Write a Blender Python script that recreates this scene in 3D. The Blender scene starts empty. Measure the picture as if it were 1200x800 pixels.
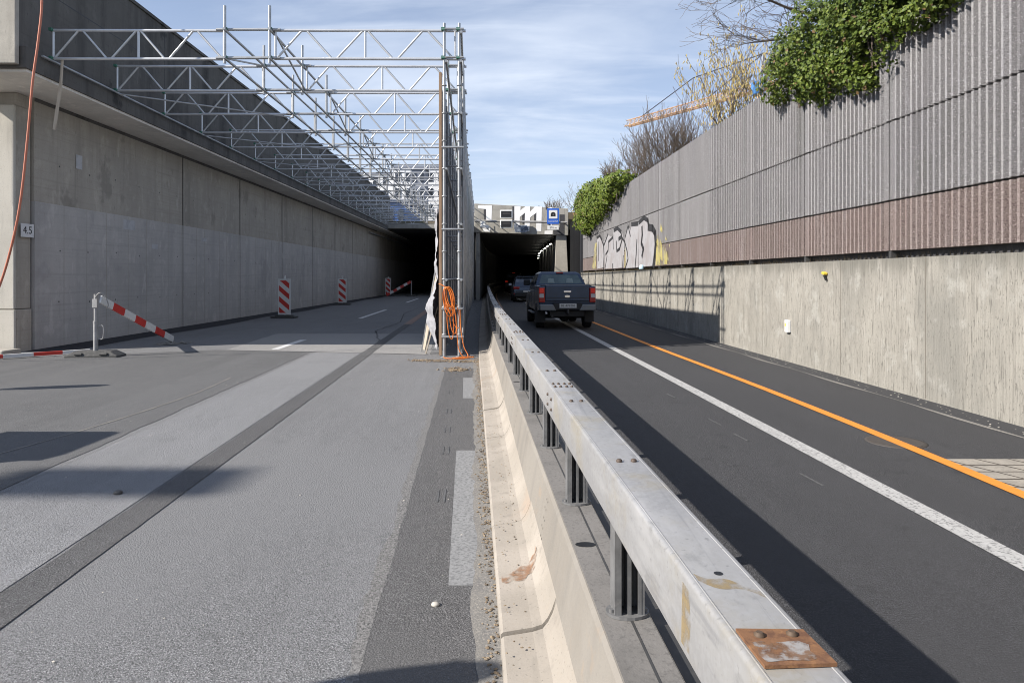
import bpy, math, random
from mathutils import Vector, Matrix, noise as mnoise
random.seed(7)
R = math.radians
SC = bpy.context.scene
COL = SC.collection

# ------------------------------------------------------------------ helpers
class MB:
    """collects shapes, linked later as ONE mesh object"""
    def __init__(s): s.v=[]; s.f=[]; s.mi=[]; s.sm=[]; s.m=0; s.smooth=False
    def add(s, vs, fs, smooth=None):
        o=len(s.v); s.v += [tuple(v) for v in vs]
        for f in fs:
            s.f.append([i+o for i in f]); s.mi.append(s.m); s.sm.append(s.smooth if smooth is None else smooth)
    def box(s, c, d, rz=0, rx=0, ry=0):
        M=Matrix.Translation(c)@Matrix.Rotation(rz,4,'Z')@Matrix.Rotation(rx,4,'X')@Matrix.Rotation(ry,4,'Y')
        h=[x/2 for x in d]
        vs=[M@Vector((x*h[0],y*h[1],z*h[2])) for x in(-1,1) for y in(-1,1) for z in(-1,1)]
        s.add(vs,[(0,1,3,2),(4,6,7,5),(0,4,5,1),(2,3,7,6),(0,2,6,4),(1,5,7,3)],False)
    def b(s,x0,x1,y0,y1,z0,z1): s.box(((x0+x1)/2,(y0+y1)/2,(z0+z1)/2),(x1-x0,y1-y0,z1-z0))
    def bar(s,p,q,w,h):
        """box bar from p to q, w sideways, h up"""
        p=Vector(p);q=Vector(q);d=(q-p).normalized()
        up=Vector((0,0,1)) if abs(d.z)<.95 else Vector((0,1,0))
        a=d.cross(up).normalized(); c=a.cross(d)
        vs=[]
        for e in (p,q):
            for i,j in((-1,-1),(1,-1),(1,1),(-1,1)): vs.append(e+a*(i*w/2)+c*(j*h/2))
        s.add(vs,[(0,1,2,3),(7,6,5,4),(0,4,5,1),(1,5,6,2),(2,6,7,3),(3,7,4,0)],False)
    def tube(s,p,q,r,n=8,r2=None,cap=True):
        s.path([p,q],[r,r if r2 is None else r2],n,cap)
    def path(s,pts,rs,n=8,cap=True):
        pts=[Vector(p) for p in pts]
        if not isinstance(rs,(list,tuple)): rs=[rs]*len(pts)
        o=[];fs=[];prev=None
        for i,p in enumerate(pts):
            d=(pts[min(i+1,len(pts)-1)]-pts[max(i-1,0)])
            if d.length<1e-9: d=Vector((0,0,1))
            d.normalize()
            if prev is None:
                up=Vector((0,0,1)) if abs(d.z)<.9 else Vector((0,1,0))
                a=d.cross(up).normalized()
            else:
                a=(prev-d*prev.dot(d))
                a=a.normalized() if a.length>1e-6 else d.orthogonal().normalized()
            prev=a; c=d.cross(a)
            for k in range(n):
                t=2*math.pi*k/n; o.append(p+a*(math.cos(t)*rs[i])+c*(math.sin(t)*rs[i]))
        for i in range(len(pts)-1):
            for k in range(n):
                k2=(k+1)%n; fs.append((i*n+k,i*n+k2,(i+1)*n+k2,(i+1)*n+k))
        s.add(o,fs,n>4)
        if cap:
            L=len(pts)-1
            s.add(o[:n],[tuple(range(n-1,-1,-1))],False); s.add(o[L*n:],[tuple(range(n))],False)
    def prism(s,poly,lo,hi,axis='z'):
        """poly of 2-D points extruded along an axis (x: poly=(y,z), y: poly=(x,z), z: poly=(x,y))"""
        n=len(poly)
        def P(p,t):
            return {'x':(t,p[0],p[1]),'y':(p[0],t,p[1]),'z':(p[0],p[1],t)}[axis]
        vs=[P(p,lo) for p in poly]+[P(p,hi) for p in poly]
        fs=[tuple(range(n-1,-1,-1)),tuple(range(n,2*n))]+[(i,(i+1)%n,n+(i+1)%n,n+i) for i in range(n)]
        s.add(vs,fs,False)
    def loft(s,secs,closed=True,cap=True,smooth=False):
        n=len(secs[0]); vs=[p for c in secs for p in c]; fs=[]
        for i in range(len(secs)-1):
            for k in range(n if closed else n-1):
                k2=(k+1)%n; fs.append((i*n+k,(i+1)*n+k,(i+1)*n+k2,i*n+k2))
        s.add(vs,fs,smooth)
        if cap and closed:
            s.add(secs[0],[tuple(range(n))],False); s.add(secs[-1],[tuple(range(n-1,-1,-1))],False)
    def disc(s,c,r,axis='z',n=20,rb=None):
        rb=rb or r; vs=[]
        for k in range(n):
            t=2*math.pi*k/n;a=r*math.cos(t);b=rb*math.sin(t)
            vs.append({'z':(c[0]+a,c[1]+b,c[2]),'y':(c[0]+a,c[1],c[2]+b),'x':(c[0],c[1]+a,c[2]+b)}[axis])
        s.add(vs,[tuple(range(n))],False)
    def lathe(s,prof,c=(0,0,0),axis='z',n=20):
        secs=[]
        for r,t in prof:
            ring=[]
            for k in range(n):
                a=2*math.pi*k/n;u=r*math.cos(a);w=r*math.sin(a)
                ring.append({'z':(c[0]+u,c[1]+w,c[2]+t),'y':(c[0]+u,c[1]+t,c[2]+w),'x':(c[0]+t,c[1]+u,c[2]+w)}[axis])
            secs.append(ring)
        s.loft(secs,True,True,True)
    def text(s,body,size,M,depth=.002,bold=0):
        cu=bpy.data.curves.new('lettering','FONT'); cu.body=body; cu.size=size; cu.extrude=depth; cu.align_x='CENTER'; cu.align_y='CENTER'; cu.offset=bold; cu.resolution_u=3
        o=bpy.data.objects.new('lettering',cu); COL.objects.link(o)
        bpy.context.view_layer.update()
        me=bpy.data.meshes.new_from_object(o.evaluated_get(bpy.context.evaluated_depsgraph_get()))
        s.add([M@v.co for v in me.vertices],[tuple(p.vertices) for p in me.polygons],False)
        bpy.data.objects.remove(o); bpy.data.curves.remove(cu); bpy.data.meshes.remove(me)
    def build(s,name,mats,parent=None,off=None,bevel=0,seg=2,sub=0):
        """off: world point subtracted from the vertices (defaults to the parent's place)"""
        me=bpy.data.meshes.new(name)
        if off is None and parent is not None and getattr(s,'world',False):
            off=Vector((0,0,0)); p=parent
            while p: off+=Vector(p.location); p=p.parent
        vs=s.v if off is None else [(v[0]-off[0],v[1]-off[1],v[2]-off[2]) for v in s.v]
        me.from_pydata(vs,[],s.f)
        if not isinstance(mats,(list,tuple)): mats=[mats]
        for m in mats: me.materials.append(m)
        me.polygons.foreach_set('material_index',s.mi); me.polygons.foreach_set('use_smooth',s.sm)
        me.update()
        o=bpy.data.objects.new(name,me); COL.objects.link(o)
        if parent: o.parent=parent
        elif off is not None: o.location=off
        if bevel:
            b=o.modifiers.new('bevel','BEVEL'); b.width=bevel; b.segments=seg; b.limit_method='ANGLE'; b.angle_limit=R(35)
        if sub:
            b=o.modifiers.new('sub','SUBSURF'); b.levels=sub; b.render_levels=sub
        return o
def W():
    m=MB(); m.world=True; return m
def thing(name,label,cat,loc=(0,0,0),rz=0,group=None):
    o=bpy.data.objects.new(name,None); COL.objects.link(o); o.location=loc; o.rotation_euler=(0,0,rz); o.empty_display_size=.2
    return tag(o,label,cat,group)
def tag(o,label,cat,group=None,kind=None):
    o['label']=label; o['category']=cat
    if group: o['group']=group
    if kind: o['kind']=kind
    return o
def struct(o): o['kind']='structure'; return o
def copy_tree(o,parent=None):
    c=o.copy(); COL.objects.link(c); c.parent=parent
    for ch in [x for x in SC.objects if x.parent==o]: copy_tree(ch,c)
    return c
def spline(pts):
    """smooth y->x function through (y,x) points"""
    ys=[p[0] for p in pts]; xs=[p[1] for p in pts]; n=len(pts); m=[]
    for i in range(n):
        a,b=max(i-1,0),min(i+1,n-1); m.append((xs[b]-xs[a])/(ys[b]-ys[a]))
    def f(y):
        if y<=ys[0]: return xs[0]+m[0]*(y-ys[0])
        if y>=ys[-1]: return xs[-1]+m[-1]*(y-ys[-1])
        i=max(k for k in range(n-1) if ys[k]<=y); h=ys[i+1]-ys[i]; t=(y-ys[i])/h
        return ((2*t**3-3*t*t+1)*xs[i]+(t**3-2*t*t+t)*h*m[i]+(-2*t**3+3*t*t)*xs[i+1]+(t**3-t*t)*h*m[i+1])
    return f
def frange(a,b,st):
    n=max(1,int(round((b-a)/st))); return [a+(b-a)*i/n for i in range(n+1)]

class Bag:
    """pieces of one kind on one thing: each its own part; past the limit the farthest go into one part of kind stuff"""
    def __init__(s,name,mat,parent,limit=96): s.a=(name,mat,parent); s.l=[]; s.n=limit
    def new(s):
        m=W(); s.l.append(m); return m
    def done(s):
        name,mat,parent=s.a; rest=None; s.l.sort(key=lambda m:min(v[1] for v in m.v)); out=[]
        for i,m in enumerate(s.l):
            if i<s.n:
                c=Vector((0,0,0))
                for v in m.v: c+=Vector(v)
                c/=len(m.v); base=Vector((0,0,0)); p=parent
                while p: base+=Vector(p.location); p=p.parent
                o=m.build(name,mat,parent,off=base); out.append(o)
            else:
                if rest is None: rest=W()
                k=len(rest.v); rest.v+=m.v; rest.f+=[[j+k for j in f] for f in m.f]; rest.mi+=m.mi; rest.sm+=m.sm
        if rest: rest.build(name,mat,parent)['kind']='stuff'
        return out
# ------------------------------------------------------------------ materials
def surf(name,col,rough=.75,metal=0,layers=(),bump=(),spec=.5,emit=None,rot=0,objrand=0,topstain=None,fade=None):
    """base colour + noise layers (scale, (sx,sy,sz), lo, hi, colour, strength[, detail]) ; bump (scale,(s),strength,dist)"""
    m=bpy.data.materials.new(name); m.use_nodes=True; nt=m.node_tree; n=nt.nodes; l=nt.links
    bs=n['Principled BSDF']; bs.inputs['Roughness'].default_value=rough; bs.inputs['Metallic'].default_value=metal
    bs.inputs['Specular IOR Level'].default_value=spec
    bs.inputs['Base Color'].default_value=(*col,1)
    if emit: bs.inputs['Emission Color'].default_value=(*emit[0],1); bs.inputs['Emission Strength'].default_value=emit[1]
    tc=n.new('ShaderNodeTexCoord')
    src=tc.outputs['Object']
    if rot:
        r0=n.new('ShaderNodeMapping'); r0.inputs['Rotation'].default_value=(0,0,rot); l.new(src,r0.inputs['Vector']); src=r0.outputs[0]
    if objrand:   # separate panels must not carry the same pattern
        oi=n.new('ShaderNodeObjectInfo'); vm=n.new('ShaderNodeVectorMath'); vm.operation='ADD'; l.new(src,vm.inputs[0]); l.new(oi.outputs['Location'],vm.inputs[1]); src=vm.outputs[0]
    def noise(scale,vs,detail):
        mp=n.new('ShaderNodeMapping'); mp.inputs['Scale'].default_value=vs; l.new(src,mp.inputs['Vector'])
        mp.inputs['Location'].default_value=(random.uniform(0,50),random.uniform(0,50),random.uniform(0,50))
        t=n.new('ShaderNodeTexNoise'); t.inputs['Scale'].default_value=scale; t.inputs['Detail'].default_value=detail; t.inputs['Roughness'].default_value=.6
        l.new(mp.outputs[0],t.inputs['Vector']); return t.outputs['Fac']
    cur=None
    for L in layers:
        sc,vs,lo,hi,c2,st=L[:6]; det=L[6] if len(L)>6 else 5
        fac=noise(sc,vs,det)
        mr=n.new('ShaderNodeMapRange'); mr.interpolation_type='SMOOTHSTEP'
        mr.inputs['From Min'].default_value=lo; mr.inputs['From Max'].default_value=hi; mr.inputs['To Max'].default_value=st
        l.new(fac,mr.inputs['Value'])
        mx=n.new('ShaderNodeMix'); mx.data_type='RGBA'
        l.new(mr.outputs[0],mx.inputs['Factor'])
        if cur is None: mx.inputs['A'].default_value=(*col,1)
        else: l.new(cur,mx.inputs['A'])
        mx.inputs['B'].default_value=(*c2,1); cur=mx.outputs['Result']
    if topstain:   # dirt that has run down from the top edge (z in object space, run length, colour, strength)
        z1,run,c2,st=topstain
        sx=n.new('ShaderNodeSeparateXYZ'); l.new(tc.outputs['Object'],sx.inputs[0])
        nz=noise(5,(1,1,.05),6); ml=n.new('ShaderNodeMath'); ml.operation='MULTIPLY_ADD'; l.new(nz,ml.inputs[0]); ml.inputs[1].default_value=run*3.2; l.new(sx.outputs['Z'],ml.inputs[2])
        mr=n.new('ShaderNodeMapRange'); mr.interpolation_type='SMOOTHSTEP'; mr.inputs['From Min'].default_value=z1+run*.75; mr.inputs['From Max'].default_value=z1+run*1.9; mr.inputs['To Max'].default_value=st; l.new(ml.outputs[0],mr.inputs['Value'])
        mx=n.new('ShaderNodeMix'); mx.data_type='RGBA'; l.new(mr.outputs[0],mx.inputs['Factor']); l.new(cur,mx.inputs['A']); mx.inputs['B'].default_value=(*c2,1); cur=mx.outputs['Result']
    if objrand:
        mr=n.new('ShaderNodeMapRange'); mr.inputs['To Min'].default_value=1-objrand; mr.inputs['To Max'].default_value=1+objrand; l.new(oi.outputs['Random'],mr.inputs['Value'])
        mx=n.new('ShaderNodeMix'); mx.data_type='RGBA'; mx.blend_type='MULTIPLY'; mx.inputs['Factor'].default_value=1; l.new(cur,mx.inputs['A']); l.new(mr.outputs[0],mx.inputs['B']); cur=mx.outputs['Result']
    if cur is not None: l.new(cur,bs.inputs['Base Color'])
    if fade:   # thin, patchy stain: the surface below shows through
        sc,lo,hi,st=fade; fz=noise(sc,(1,1,1),7); mr=n.new('ShaderNodeMapRange'); mr.interpolation_type='SMOOTHSTEP'; mr.inputs['From Min'].default_value=lo; mr.inputs['From Max'].default_value=hi; mr.inputs['To Max'].default_value=st; l.new(fz,mr.inputs['Value']); l.new(mr.outputs[0],bs.inputs['Alpha'])
    nrm=None
    for sc,vs,st,dist in bump:
        b=n.new('ShaderNodeBump'); b.inputs['Strength'].default_value=st; b.inputs['Distance'].default_value=dist
        l.new(noise(sc,vs,6),b.inputs['Height'])
        if nrm is not None: l.new(nrm,b.inputs['Normal'])
        nrm=b.outputs[0]
    if nrm is not None: l.new(nrm,bs.inputs['Normal'])
    m['cur']=0
    return m
def dk(c,f): return tuple(x*f for x in c)
I3=(1,1,1)
def asphalt(name,c,wear=1,grain=1,light=2.6):
    return surf(name,c,.85,0,[
        (.35,I3,.35,.7,dk(c,.80),.8,5),
        (.55,(1,.03,1),.42,.68,dk(c,.74),.75*wear,3),          # wheel paths
        (2.2,(1.6,.10,1),.45,.75,dk(c,1.25),.55*wear,6),       # scraped streaks along the lane
        (9,(3,.06,1),.56,.74,dk(c,1.35),.5*wear,5),            # fine scrape grooves
        (1.4,I3,.60,.72,dk(c,.62),.6,8),                       # stains
        (105,I3,.50,.60,dk(c,.40),.85*grain,2),(118,I3,.57,.66,dk(c,1.8),.75*grain,2),(190,I3,.585,.64,dk(c,light),.9*grain,1),(40,I3,.60,.74,dk(c,.65),.6,4),(5,I3,.60,.70,dk(c,.75),.6,9),(.22,I3,.5,.62,dk(c,1.14),.7,9)],
        [(100,I3,1.0,.008),(40,I3,.25,.006)],spec=.3,rot=R(-3.2))
M={}
M['road']=asphalt('old_grey_asphalt',(.160,.160,.161))
M['road_dark']=asphalt('grey_asphalt',(.112,.112,.112))
M['band']=asphalt('trench_asphalt',(.088,.087,.087),1,1,3)
M['patch']=asphalt('patched_asphalt',(.098,.096,.095),.8,1,3)
M['ground_road']=asphalt('planed_asphalt',(.187,.188,.191))
M['concrete_slab']=asphalt('slab_surface',(.235,.23,.222))
M['black']=asphalt('black_asphalt',(.047,.047,.049),1,1,3.6)
M['gutter_asph']=asphalt('fresh_black_asphalt',(.028,.028,.032))
M['dust']=surf('dusty_verge',(.20,.19,.172),.95,0,[(3,(3,1,1),.4,.7,(.15,.145,.14),.8),(60,I3,.5,.65,(.33,.3,.26),.7)],[(80,I3,.6,.008)])
def paint(name,c,under,lo=.42,hi=.6):
    return surf(name,c,.7,0,[(14,(2,.5,1),.3,.8,dk(c,.75),.7,6),(45,I3,lo,hi,under,.75,4),(2.5,I3,.55,.75,under,.5,5)],[(90,I3,.5,.004)])
M['white']=paint('white_road_paint',(.62,.62,.61),(.2,.2,.2),.6,.75)
M['white_old']=paint('worn_white_paint',(.27,.27,.265),(.12,.12,.12),.46,.62)
M['white_r']=paint('white_edge_paint',(.46,.455,.44),(.10,.10,.10),.50,.64)
M['orange']=paint('orange_road_paint',(.72,.26,.03),(.3,.12,.03),.66,.78)
M['orange_old']=paint('faded_orange_paint',(.30,.17,.11),(.15,.12,.11),.4,.6)
def concrete(name,c,streak=.6,stain=(.08,.08,.08),sst=.5,b=.35,board='h',topstain=None):
    bd=(1,.12,9) if board=='h' else (1,9,.06)
    return surf(name,c,.88,0,[
        (.5,(1,1,1),.35,.7,dk(c,.78),.7,5),(1.1,(1,1,.12),.45,.75,stain,sst*.6,6),(7,(1,1,.05),.5,.8,dk(c,.6),streak,5),
        (1.7,bd,.5,.72,dk(c,.72),.55,4),(2.3,(1,1.2,.5),.58,.68,dk(c,1.3),.45,8),(3,I3,.5,.75,dk(c,1.2),.5,7),(.9,(1,1,.8),.6,.68,stain,sst*.55,9),
        (40,I3,.5,.72,dk(c,.75),.45,4),(26,(1,1,.22),.64,.70,dk(c,.45),.55*streak+.15,3),(120,I3,.62,.72,dk(c,.5),.6,2)],
        [(25,(1,1,.3),.25,.01),(70,I3,b,.005)],spec=.3,topstain=topstain)
M['wall_low']=concrete('coated_concrete',(.47,.447,.42),.35,(.30,.29,.285),.8,.15)
M['wall_up']=concrete('aged_concrete',(.40,.366,.312),.6,(.18,.165,.14),.9)
M['wall_soffit']=concrete('pale_concrete',(.80,.76,.69),.2,(.58,.55,.5),.4)
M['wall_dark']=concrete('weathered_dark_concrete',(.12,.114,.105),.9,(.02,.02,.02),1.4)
M['pillar']=concrete('warm_concrete',(.40,.375,.325),.35,(.24,.22,.19),.5)
def rough(name,c):
    return surf(name,c,.9,0,[(.45,I3,.35,.7,dk(c,.82),.8,6),(4,(1,1,.18),.42,.72,dk(c,.76),.7,7),(12,(1,1,.11),.52,.68,dk(c,.62),.55,6),(34,(1,1,.13),.57,.66,dk(c,.40),.8,4),(24,(1,1,.10),.58,.72,dk(c,1.22),.5,5),
        (.8,(1,1,.5),.50,.66,(.20,.195,.175),.65,9),(2.2,I3,.54,.66,(.40,.39,.355),.5,8),(60,(1,1,.35),.60,.68,dk(c,.35),.8,3),(120,I3,.6,.7,dk(c,.55),.6,2)],[(26,(1,1,.06),.9,.02),(70,(1,1,.5),.6,.008)],spec=.2,topstain=(1.9,.30,(.15,.145,.125),.75))
M['wall_right']=rough('board_marked_concrete',(.335,.318,.28))
M['toe']=surf('cream_concrete',(.355,.318,.272),.85,0,[(2,I3,.4,.7,(.285,.255,.215),.9),(1.1,(1,1,1),.60,.68,(.33,.235,.165),.45,7),(.7,I3,.5,.6,(.29,.26,.22),.6,8),(30,I3,.55,.7,(.31,.27,.22),.5),(9,I3,.56,.72,(.24,.215,.185),.7,7),(3,(3,.6,1),.56,.72,(.23,.21,.18),.6,7),(70,I3,.62,.7,(.16,.145,.125),.7,3)],[(40,I3,.3,.006)])
M['barrier']=surf('barrier_concrete',(.225,.204,.175),.85,0,[(3.5,(1,1.2,.18),.50,.70,(.17,.158,.14),.7,7),(.8,I3,.52,.64,(.27,.25,.22),.55,8),(1.5,(1,.6,1),.4,.7,(.25,.23,.20),.8),(5,(1,1,.2),.5,.75,(.20,.185,.165),.6),(50,I3,.55,.7,(.21,.195,.175),.6),(2.2,I3,.63,.75,(.36,.24,.14),.5)],[(50,I3,.35,.006)])
M['ledge']=surf('ledge_concrete',(.19,.18,.168),.9,0,[(3,I3,.4,.7,(.13,.124,.115),.8),(60,I3,.5,.7,(.10,.095,.09),.6)],[(70,I3,.4,.005)])
M['galv']=surf('galvanised_steel',(.33,.325,.315),.58,.15,[(1.6,(1,.5,1),.35,.7,(.245,.245,.25),.9,6),(9,(1,.22,1),.48,.75,(.42,.415,.41),.6,6),(3.2,(1,.9,1),.50,.68,(.29,.262,.205),.75,7),(55,(1,1,1),.46,.60,(.36,.36,.365),.25,1),(14,(2,.05,1),.60,.70,(.20,.20,.205),.6,4),(22,(1,.5,1),.55,.75,(.21,.208,.205),.7,6),(60,I3,.6,.75,(.18,.178,.175),.6,3)],[(14,I3,.12,.01),(60,I3,.1,.003)])
M['post']=surf('dull_post_steel',(.20,.20,.20),.6,.25,[(6,I3,.4,.7,(.11,.11,.11),.8),(40,I3,.55,.7,(.25,.24,.23),.5)])
M['tube']=surf('scaffold_tube',(.43,.44,.445),.42,.55,[(5,I3,.4,.7,(.29,.295,.30),.8),(30,I3,.58,.75,(.25,.24,.22),.5)])
M['alu']=surf('aluminium',(.60,.61,.62),.38,.45,[(6,I3,.4,.7,(.5,.51,.52),.7)])
M['green']=surf('green_coupler',(.05,.16,.11),.6,.2)
M['dark_steel']=surf('dark_steel',(.075,.075,.075),.6,.4,[(12,I3,.45,.7,(.13,.12,.11),.7)])
M['rust']=surf('rusty_plate',(.19,.092,.042),.85,0,[(40,I3,.45,.65,(.10,.045,.025),.8,5),(25,I3,.55,.7,(.29,.145,.06),.7)],[(60,I3,.4,.004)])
M['stain']=surf('ochre_stain',(.30,.225,.115),.75,0,[(40,I3,.5,.7,(.24,.17,.09),.6)],fade=(22,.34,.66,.75))
M['rusty_red']=surf('rust_red',(.30,.09,.04),.8)
M['ply']=surf('plywood',(.29,.19,.12),.8,0,[(3,(6,6,.4),.4,.7,(.19,.12,.08),.8),(20,(4,4,.3),.5,.7,(.34,.25,.17),.6)])
M['panel']=surf('blue_grey_panel',(.29,.305,.335),.7,0,[(1.2,I3,.4,.7,(.18,.19,.215),.8),(6,(1,1,.2),.5,.75,(.32,.33,.35),.5),(30,I3,.6,.72,(.28,.28,.29),.4)])
M['tarp']=surf('grey_tarp',(.36,.36,.38),.6,0,[(3,I3,.4,.7,(.24,.24,.26),.7)],[(7,I3,.6,.04)])
M['board']=surf('pale_board',(.46,.40,.32),.8,0,[(4,(5,5,.4),.4,.7,(.33,.28,.22),.8)])
M['cable']=surf('orange_cable',(.62,.165,.02),.5,0,[(9,I3,.4,.65,(.46,.12,.02),.8)])
M['hose']=surf('salmon_hose',(.50,.17,.10),.55,0,[(10,I3,.5,.7,(.45,.11,.06),.6)])
M['red']=surf('red_reflective',(.50,.035,.025),.45,0,[(20,I3,.5,.75,(.36,.03,.025),.6)])
M['wht']=surf('white_reflective',(.62,.62,.61),.5,0,[(14,I3,.5,.75,(.45,.45,.45),.6)])
M['rubber']=surf('recycled_rubber',(.06,.06,.058),.85,0,[(20,I3,.45,.7,(.11,.105,.10),.8)],[(60,I3,.4,.005)])
M['blk']=surf('black_plastic',(.012,.012,.013),.5)
M['wht_plain']=surf('white_plastic',(.72,.72,.70),.5)
M['yellow']=surf('yellow_plastic',(.72,.50,.06),.5)
M['blue']=surf('blue_sign',(.02,.11,.50),.4)
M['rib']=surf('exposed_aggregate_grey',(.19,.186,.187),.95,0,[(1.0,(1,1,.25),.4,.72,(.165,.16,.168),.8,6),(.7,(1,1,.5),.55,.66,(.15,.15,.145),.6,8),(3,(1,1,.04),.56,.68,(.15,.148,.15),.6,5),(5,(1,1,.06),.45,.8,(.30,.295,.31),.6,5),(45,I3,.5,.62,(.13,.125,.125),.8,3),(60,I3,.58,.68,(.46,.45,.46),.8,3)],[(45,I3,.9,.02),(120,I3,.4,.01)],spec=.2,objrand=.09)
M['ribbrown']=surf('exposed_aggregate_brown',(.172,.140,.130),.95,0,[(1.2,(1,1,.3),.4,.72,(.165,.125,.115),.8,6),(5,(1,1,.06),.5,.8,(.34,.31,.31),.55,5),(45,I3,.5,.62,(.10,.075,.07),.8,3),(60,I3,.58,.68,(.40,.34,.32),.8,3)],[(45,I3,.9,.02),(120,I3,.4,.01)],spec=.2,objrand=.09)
M['ribtop']=surf('pale_rib_top_grey',(.30,.295,.295),.95,0,[(2,(1,1,.3),.4,.7,(.25,.245,.257),.9,6),(40,I3,.5,.62,(.17,.165,.17),.75,3),(70,I3,.58,.68,(.55,.545,.55),.7,3)],[(45,I3,.9,.02)],spec=.2,objrand=.09)
M['ribtopbrown']=surf('pale_rib_top_brown',(.25,.212,.20),.95,0,[(2,(1,1,.3),.45,.62,(.23,.18,.165),.9,6),(40,I3,.5,.62,(.13,.10,.09),.75,3),(70,I3,.58,.68,(.40,.35,.34),.7,3)],[(45,I3,.9,.02)],spec=.2,objrand=.09)
M['dark_rib']=surf('dark_cladding',(.022,.024,.03),.6,0,[(3,(1,1,.1),.4,.7,(.035,.036,.042),.7)])
M['gloss_white']=surf('white_wall_paint',(.85,.85,.84),.7,0,[(4,I3,.55,.8,(.68,.68,.66),.5)])
M['gdark']=surf('dark_wall_paint',(.045,.045,.05),.7,0,[(6,I3,.4,.7,(.08,.08,.085),.7)])
M['silver']=surf('silver_spray',(.37,.365,.375),.7,.05,[(1.2,I3,.45,.65,(.29,.26,.255),.8,7),(4,I3,.4,.7,(.31,.30,.31),.8),(45,I3,.5,.65,(.27,.26,.27),.6)],[(45,I3,.6,.01)])
M['gblack']=surf('black_spray',(.022,.022,.024),.7,0,[(40,I3,.5,.7,(.07,.065,.065),.6)])
M['gyellow']=surf('yellow_spray',(.50,.43,.13),.8,0,[(5,(1,1,.25),.40,.60,(.27,.25,.19),.95,7),(45,I3,.45,.62,(.24,.21,.14),.7)],fade=(3.2,.33,.52,.95))
M['soil']=surf('earth',(.15,.12,.08),1,0,[(3,I3,.4,.7,(.10,.11,.05),.8)])
M['gravel']=surf('grey_gravel',(.24,.23,.21),.95,0,[(30,I3,.4,.6,(.14,.135,.125),.9)],[(40,I3,.8,.02)])
M['bark']=surf('bark',(.12,.095,.075),.9,0,[(10,(1,1,.3),.4,.7,(.07,.055,.045),.8)])
M['bark_pale']=surf('pale_bark',(.13,.105,.08),.9,0,[(10,I3,.4,.7,(.09,.072,.056),.8)])
M['catkin']=surf('catkin',(.44,.36,.15),.8,0,[(8,I3,.4,.65,(.30,.22,.09),.8)])
def leafmat(name,c,c2,c3):
    m=surf(name,c,.5,0,[(1.6,I3,.40,.62,c2,.9,3),(14,I3,.5,.68,c3,.85,2)],spec=.22)
    return m
M['ivy']=leafmat('ivy_leaf',(.064,.096,.013),(.032,.056,.008),(.15,.185,.03))
M['ivy2']=leafmat('shrub_leaf',(.105,.145,.016),(.055,.09,.011),(.17,.20,.03))
M['ivy_new']=leafmat('young_ivy_leaf',(.115,.155,.022),(.08,.115,.016),(.18,.21,.05))
M['dead']=leafmat('dead_leaf',(.16,.10,.045),(.11,.07,.03),(.2,.14,.07))
M['autumn']=leafmat('autumn_leaf',(.26,.15,.06),(.18,.10,.04),(.33,.22,.10))
M['straw']=surf('dry_grass',(.30,.23,.12),.95,0,[(6,I3,.4,.65,(.18,.15,.07),.8)])
M['crane']=surf('crane_yellow',(.56,.34,.17),.5,0,[(.4,I3,.4,.6,(.50,.30,.15),.6)])
M['crane_blue']=surf('crane_cab_blue',(.07,.22,.50),.5)
M['cable_steel']=surf('steel_rope',(.09,.10,.12),.5,.4)
M['facade']=surf('white_facade',(.80,.81,.82),.8,0,[(.5,I3,.4,.7,(.72,.73,.75),.6)])
M['facade_grey']=surf('grey_facade',(.20,.22,.27),.7)
M['facade_blue']=surf('blue_cladding',(.05,.12,.34),.6)
M['win']=surf('window_glass',(.03,.035,.045),.15,0,spec=.6)
M['carblue']=surf('dark_blue_car_paint',(.040,.066,.115),.26,.3,[(2,I3,.4,.7,(.034,.050,.082),.7),(5,(1,1,3),.5,.8,(.07,.075,.085),.25)],spec=.6)
M['cargrey']=surf('slate_car_paint',(.06,.077,.108),.25,.4,[(3,I3,.4,.7,(.045,.058,.085),.7)],spec=.6)
M['carblack']=surf('black_car_paint',(.016,.016,.019),.3,.2,[(3,I3,.4,.7,(.024,.024,.027),.6)])
M['glass']=surf('tinted_glass',(.022,.032,.036),.06,0,spec=.8)
M['tyre']=surf('tyre_rubber',(.018,.018,.018),.85,0,[(30,I3,.45,.7,(.035,.034,.032),.7)])
M['alloy']=surf('alloy_rim',(.4,.41,.42),.35,.7)
M['trim']=surf('black_trim',(.022,.022,.023),.65)
M['bumper_grey']=surf('grey_bumper',(.20,.21,.22),.45,.3)
M['chrome']=surf('chrome',(.7,.7,.72),.15,.9)
M['lamp_red']=surf('red_lamp',(.35,.012,.010),.2)
M['lamp_lit']=surf('lit_red_lamp',(.6,.02,.012),.25,emit=((1,.05,.02),.06))
M['lamp_clear']=surf('clear_lamp',(.55,.52,.52),.2)
M['plate']=surf('number_plate',(.6,.6,.58),.5)
M['skin']=surf('seat_fabric',(.20,.24,.22),.8)
M['tunnel_lamp']=surf('tunnel_lamp',(.8,.8,.75),.4,emit=((1,.96,.85),8))
M['tunnel']=concrete('sooty_concrete',(.36,.35,.325),.4,(.04,.04,.04),.6)
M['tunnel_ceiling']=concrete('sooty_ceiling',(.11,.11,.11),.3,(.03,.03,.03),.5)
M['toilet']=surf('shadow_toilet_plastic',(.10,.25,.40),.5)
M['iron']=surf('cast_iron',(.068,.060,.054),.7,.2,[(20,I3,.4,.7,(.09,.075,.062),.7)])
M['grate']=surf('pale_paving',(.33,.30,.255),.85,0,[(5,I3,.4,.7,(.24,.22,.19),.8),(50,I3,.5,.65,(.2,.185,.16),.6)],[(60,I3,.4,.005)])
M['stone']=surf('pale_stone',(.45,.42,.37),.9)
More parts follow.
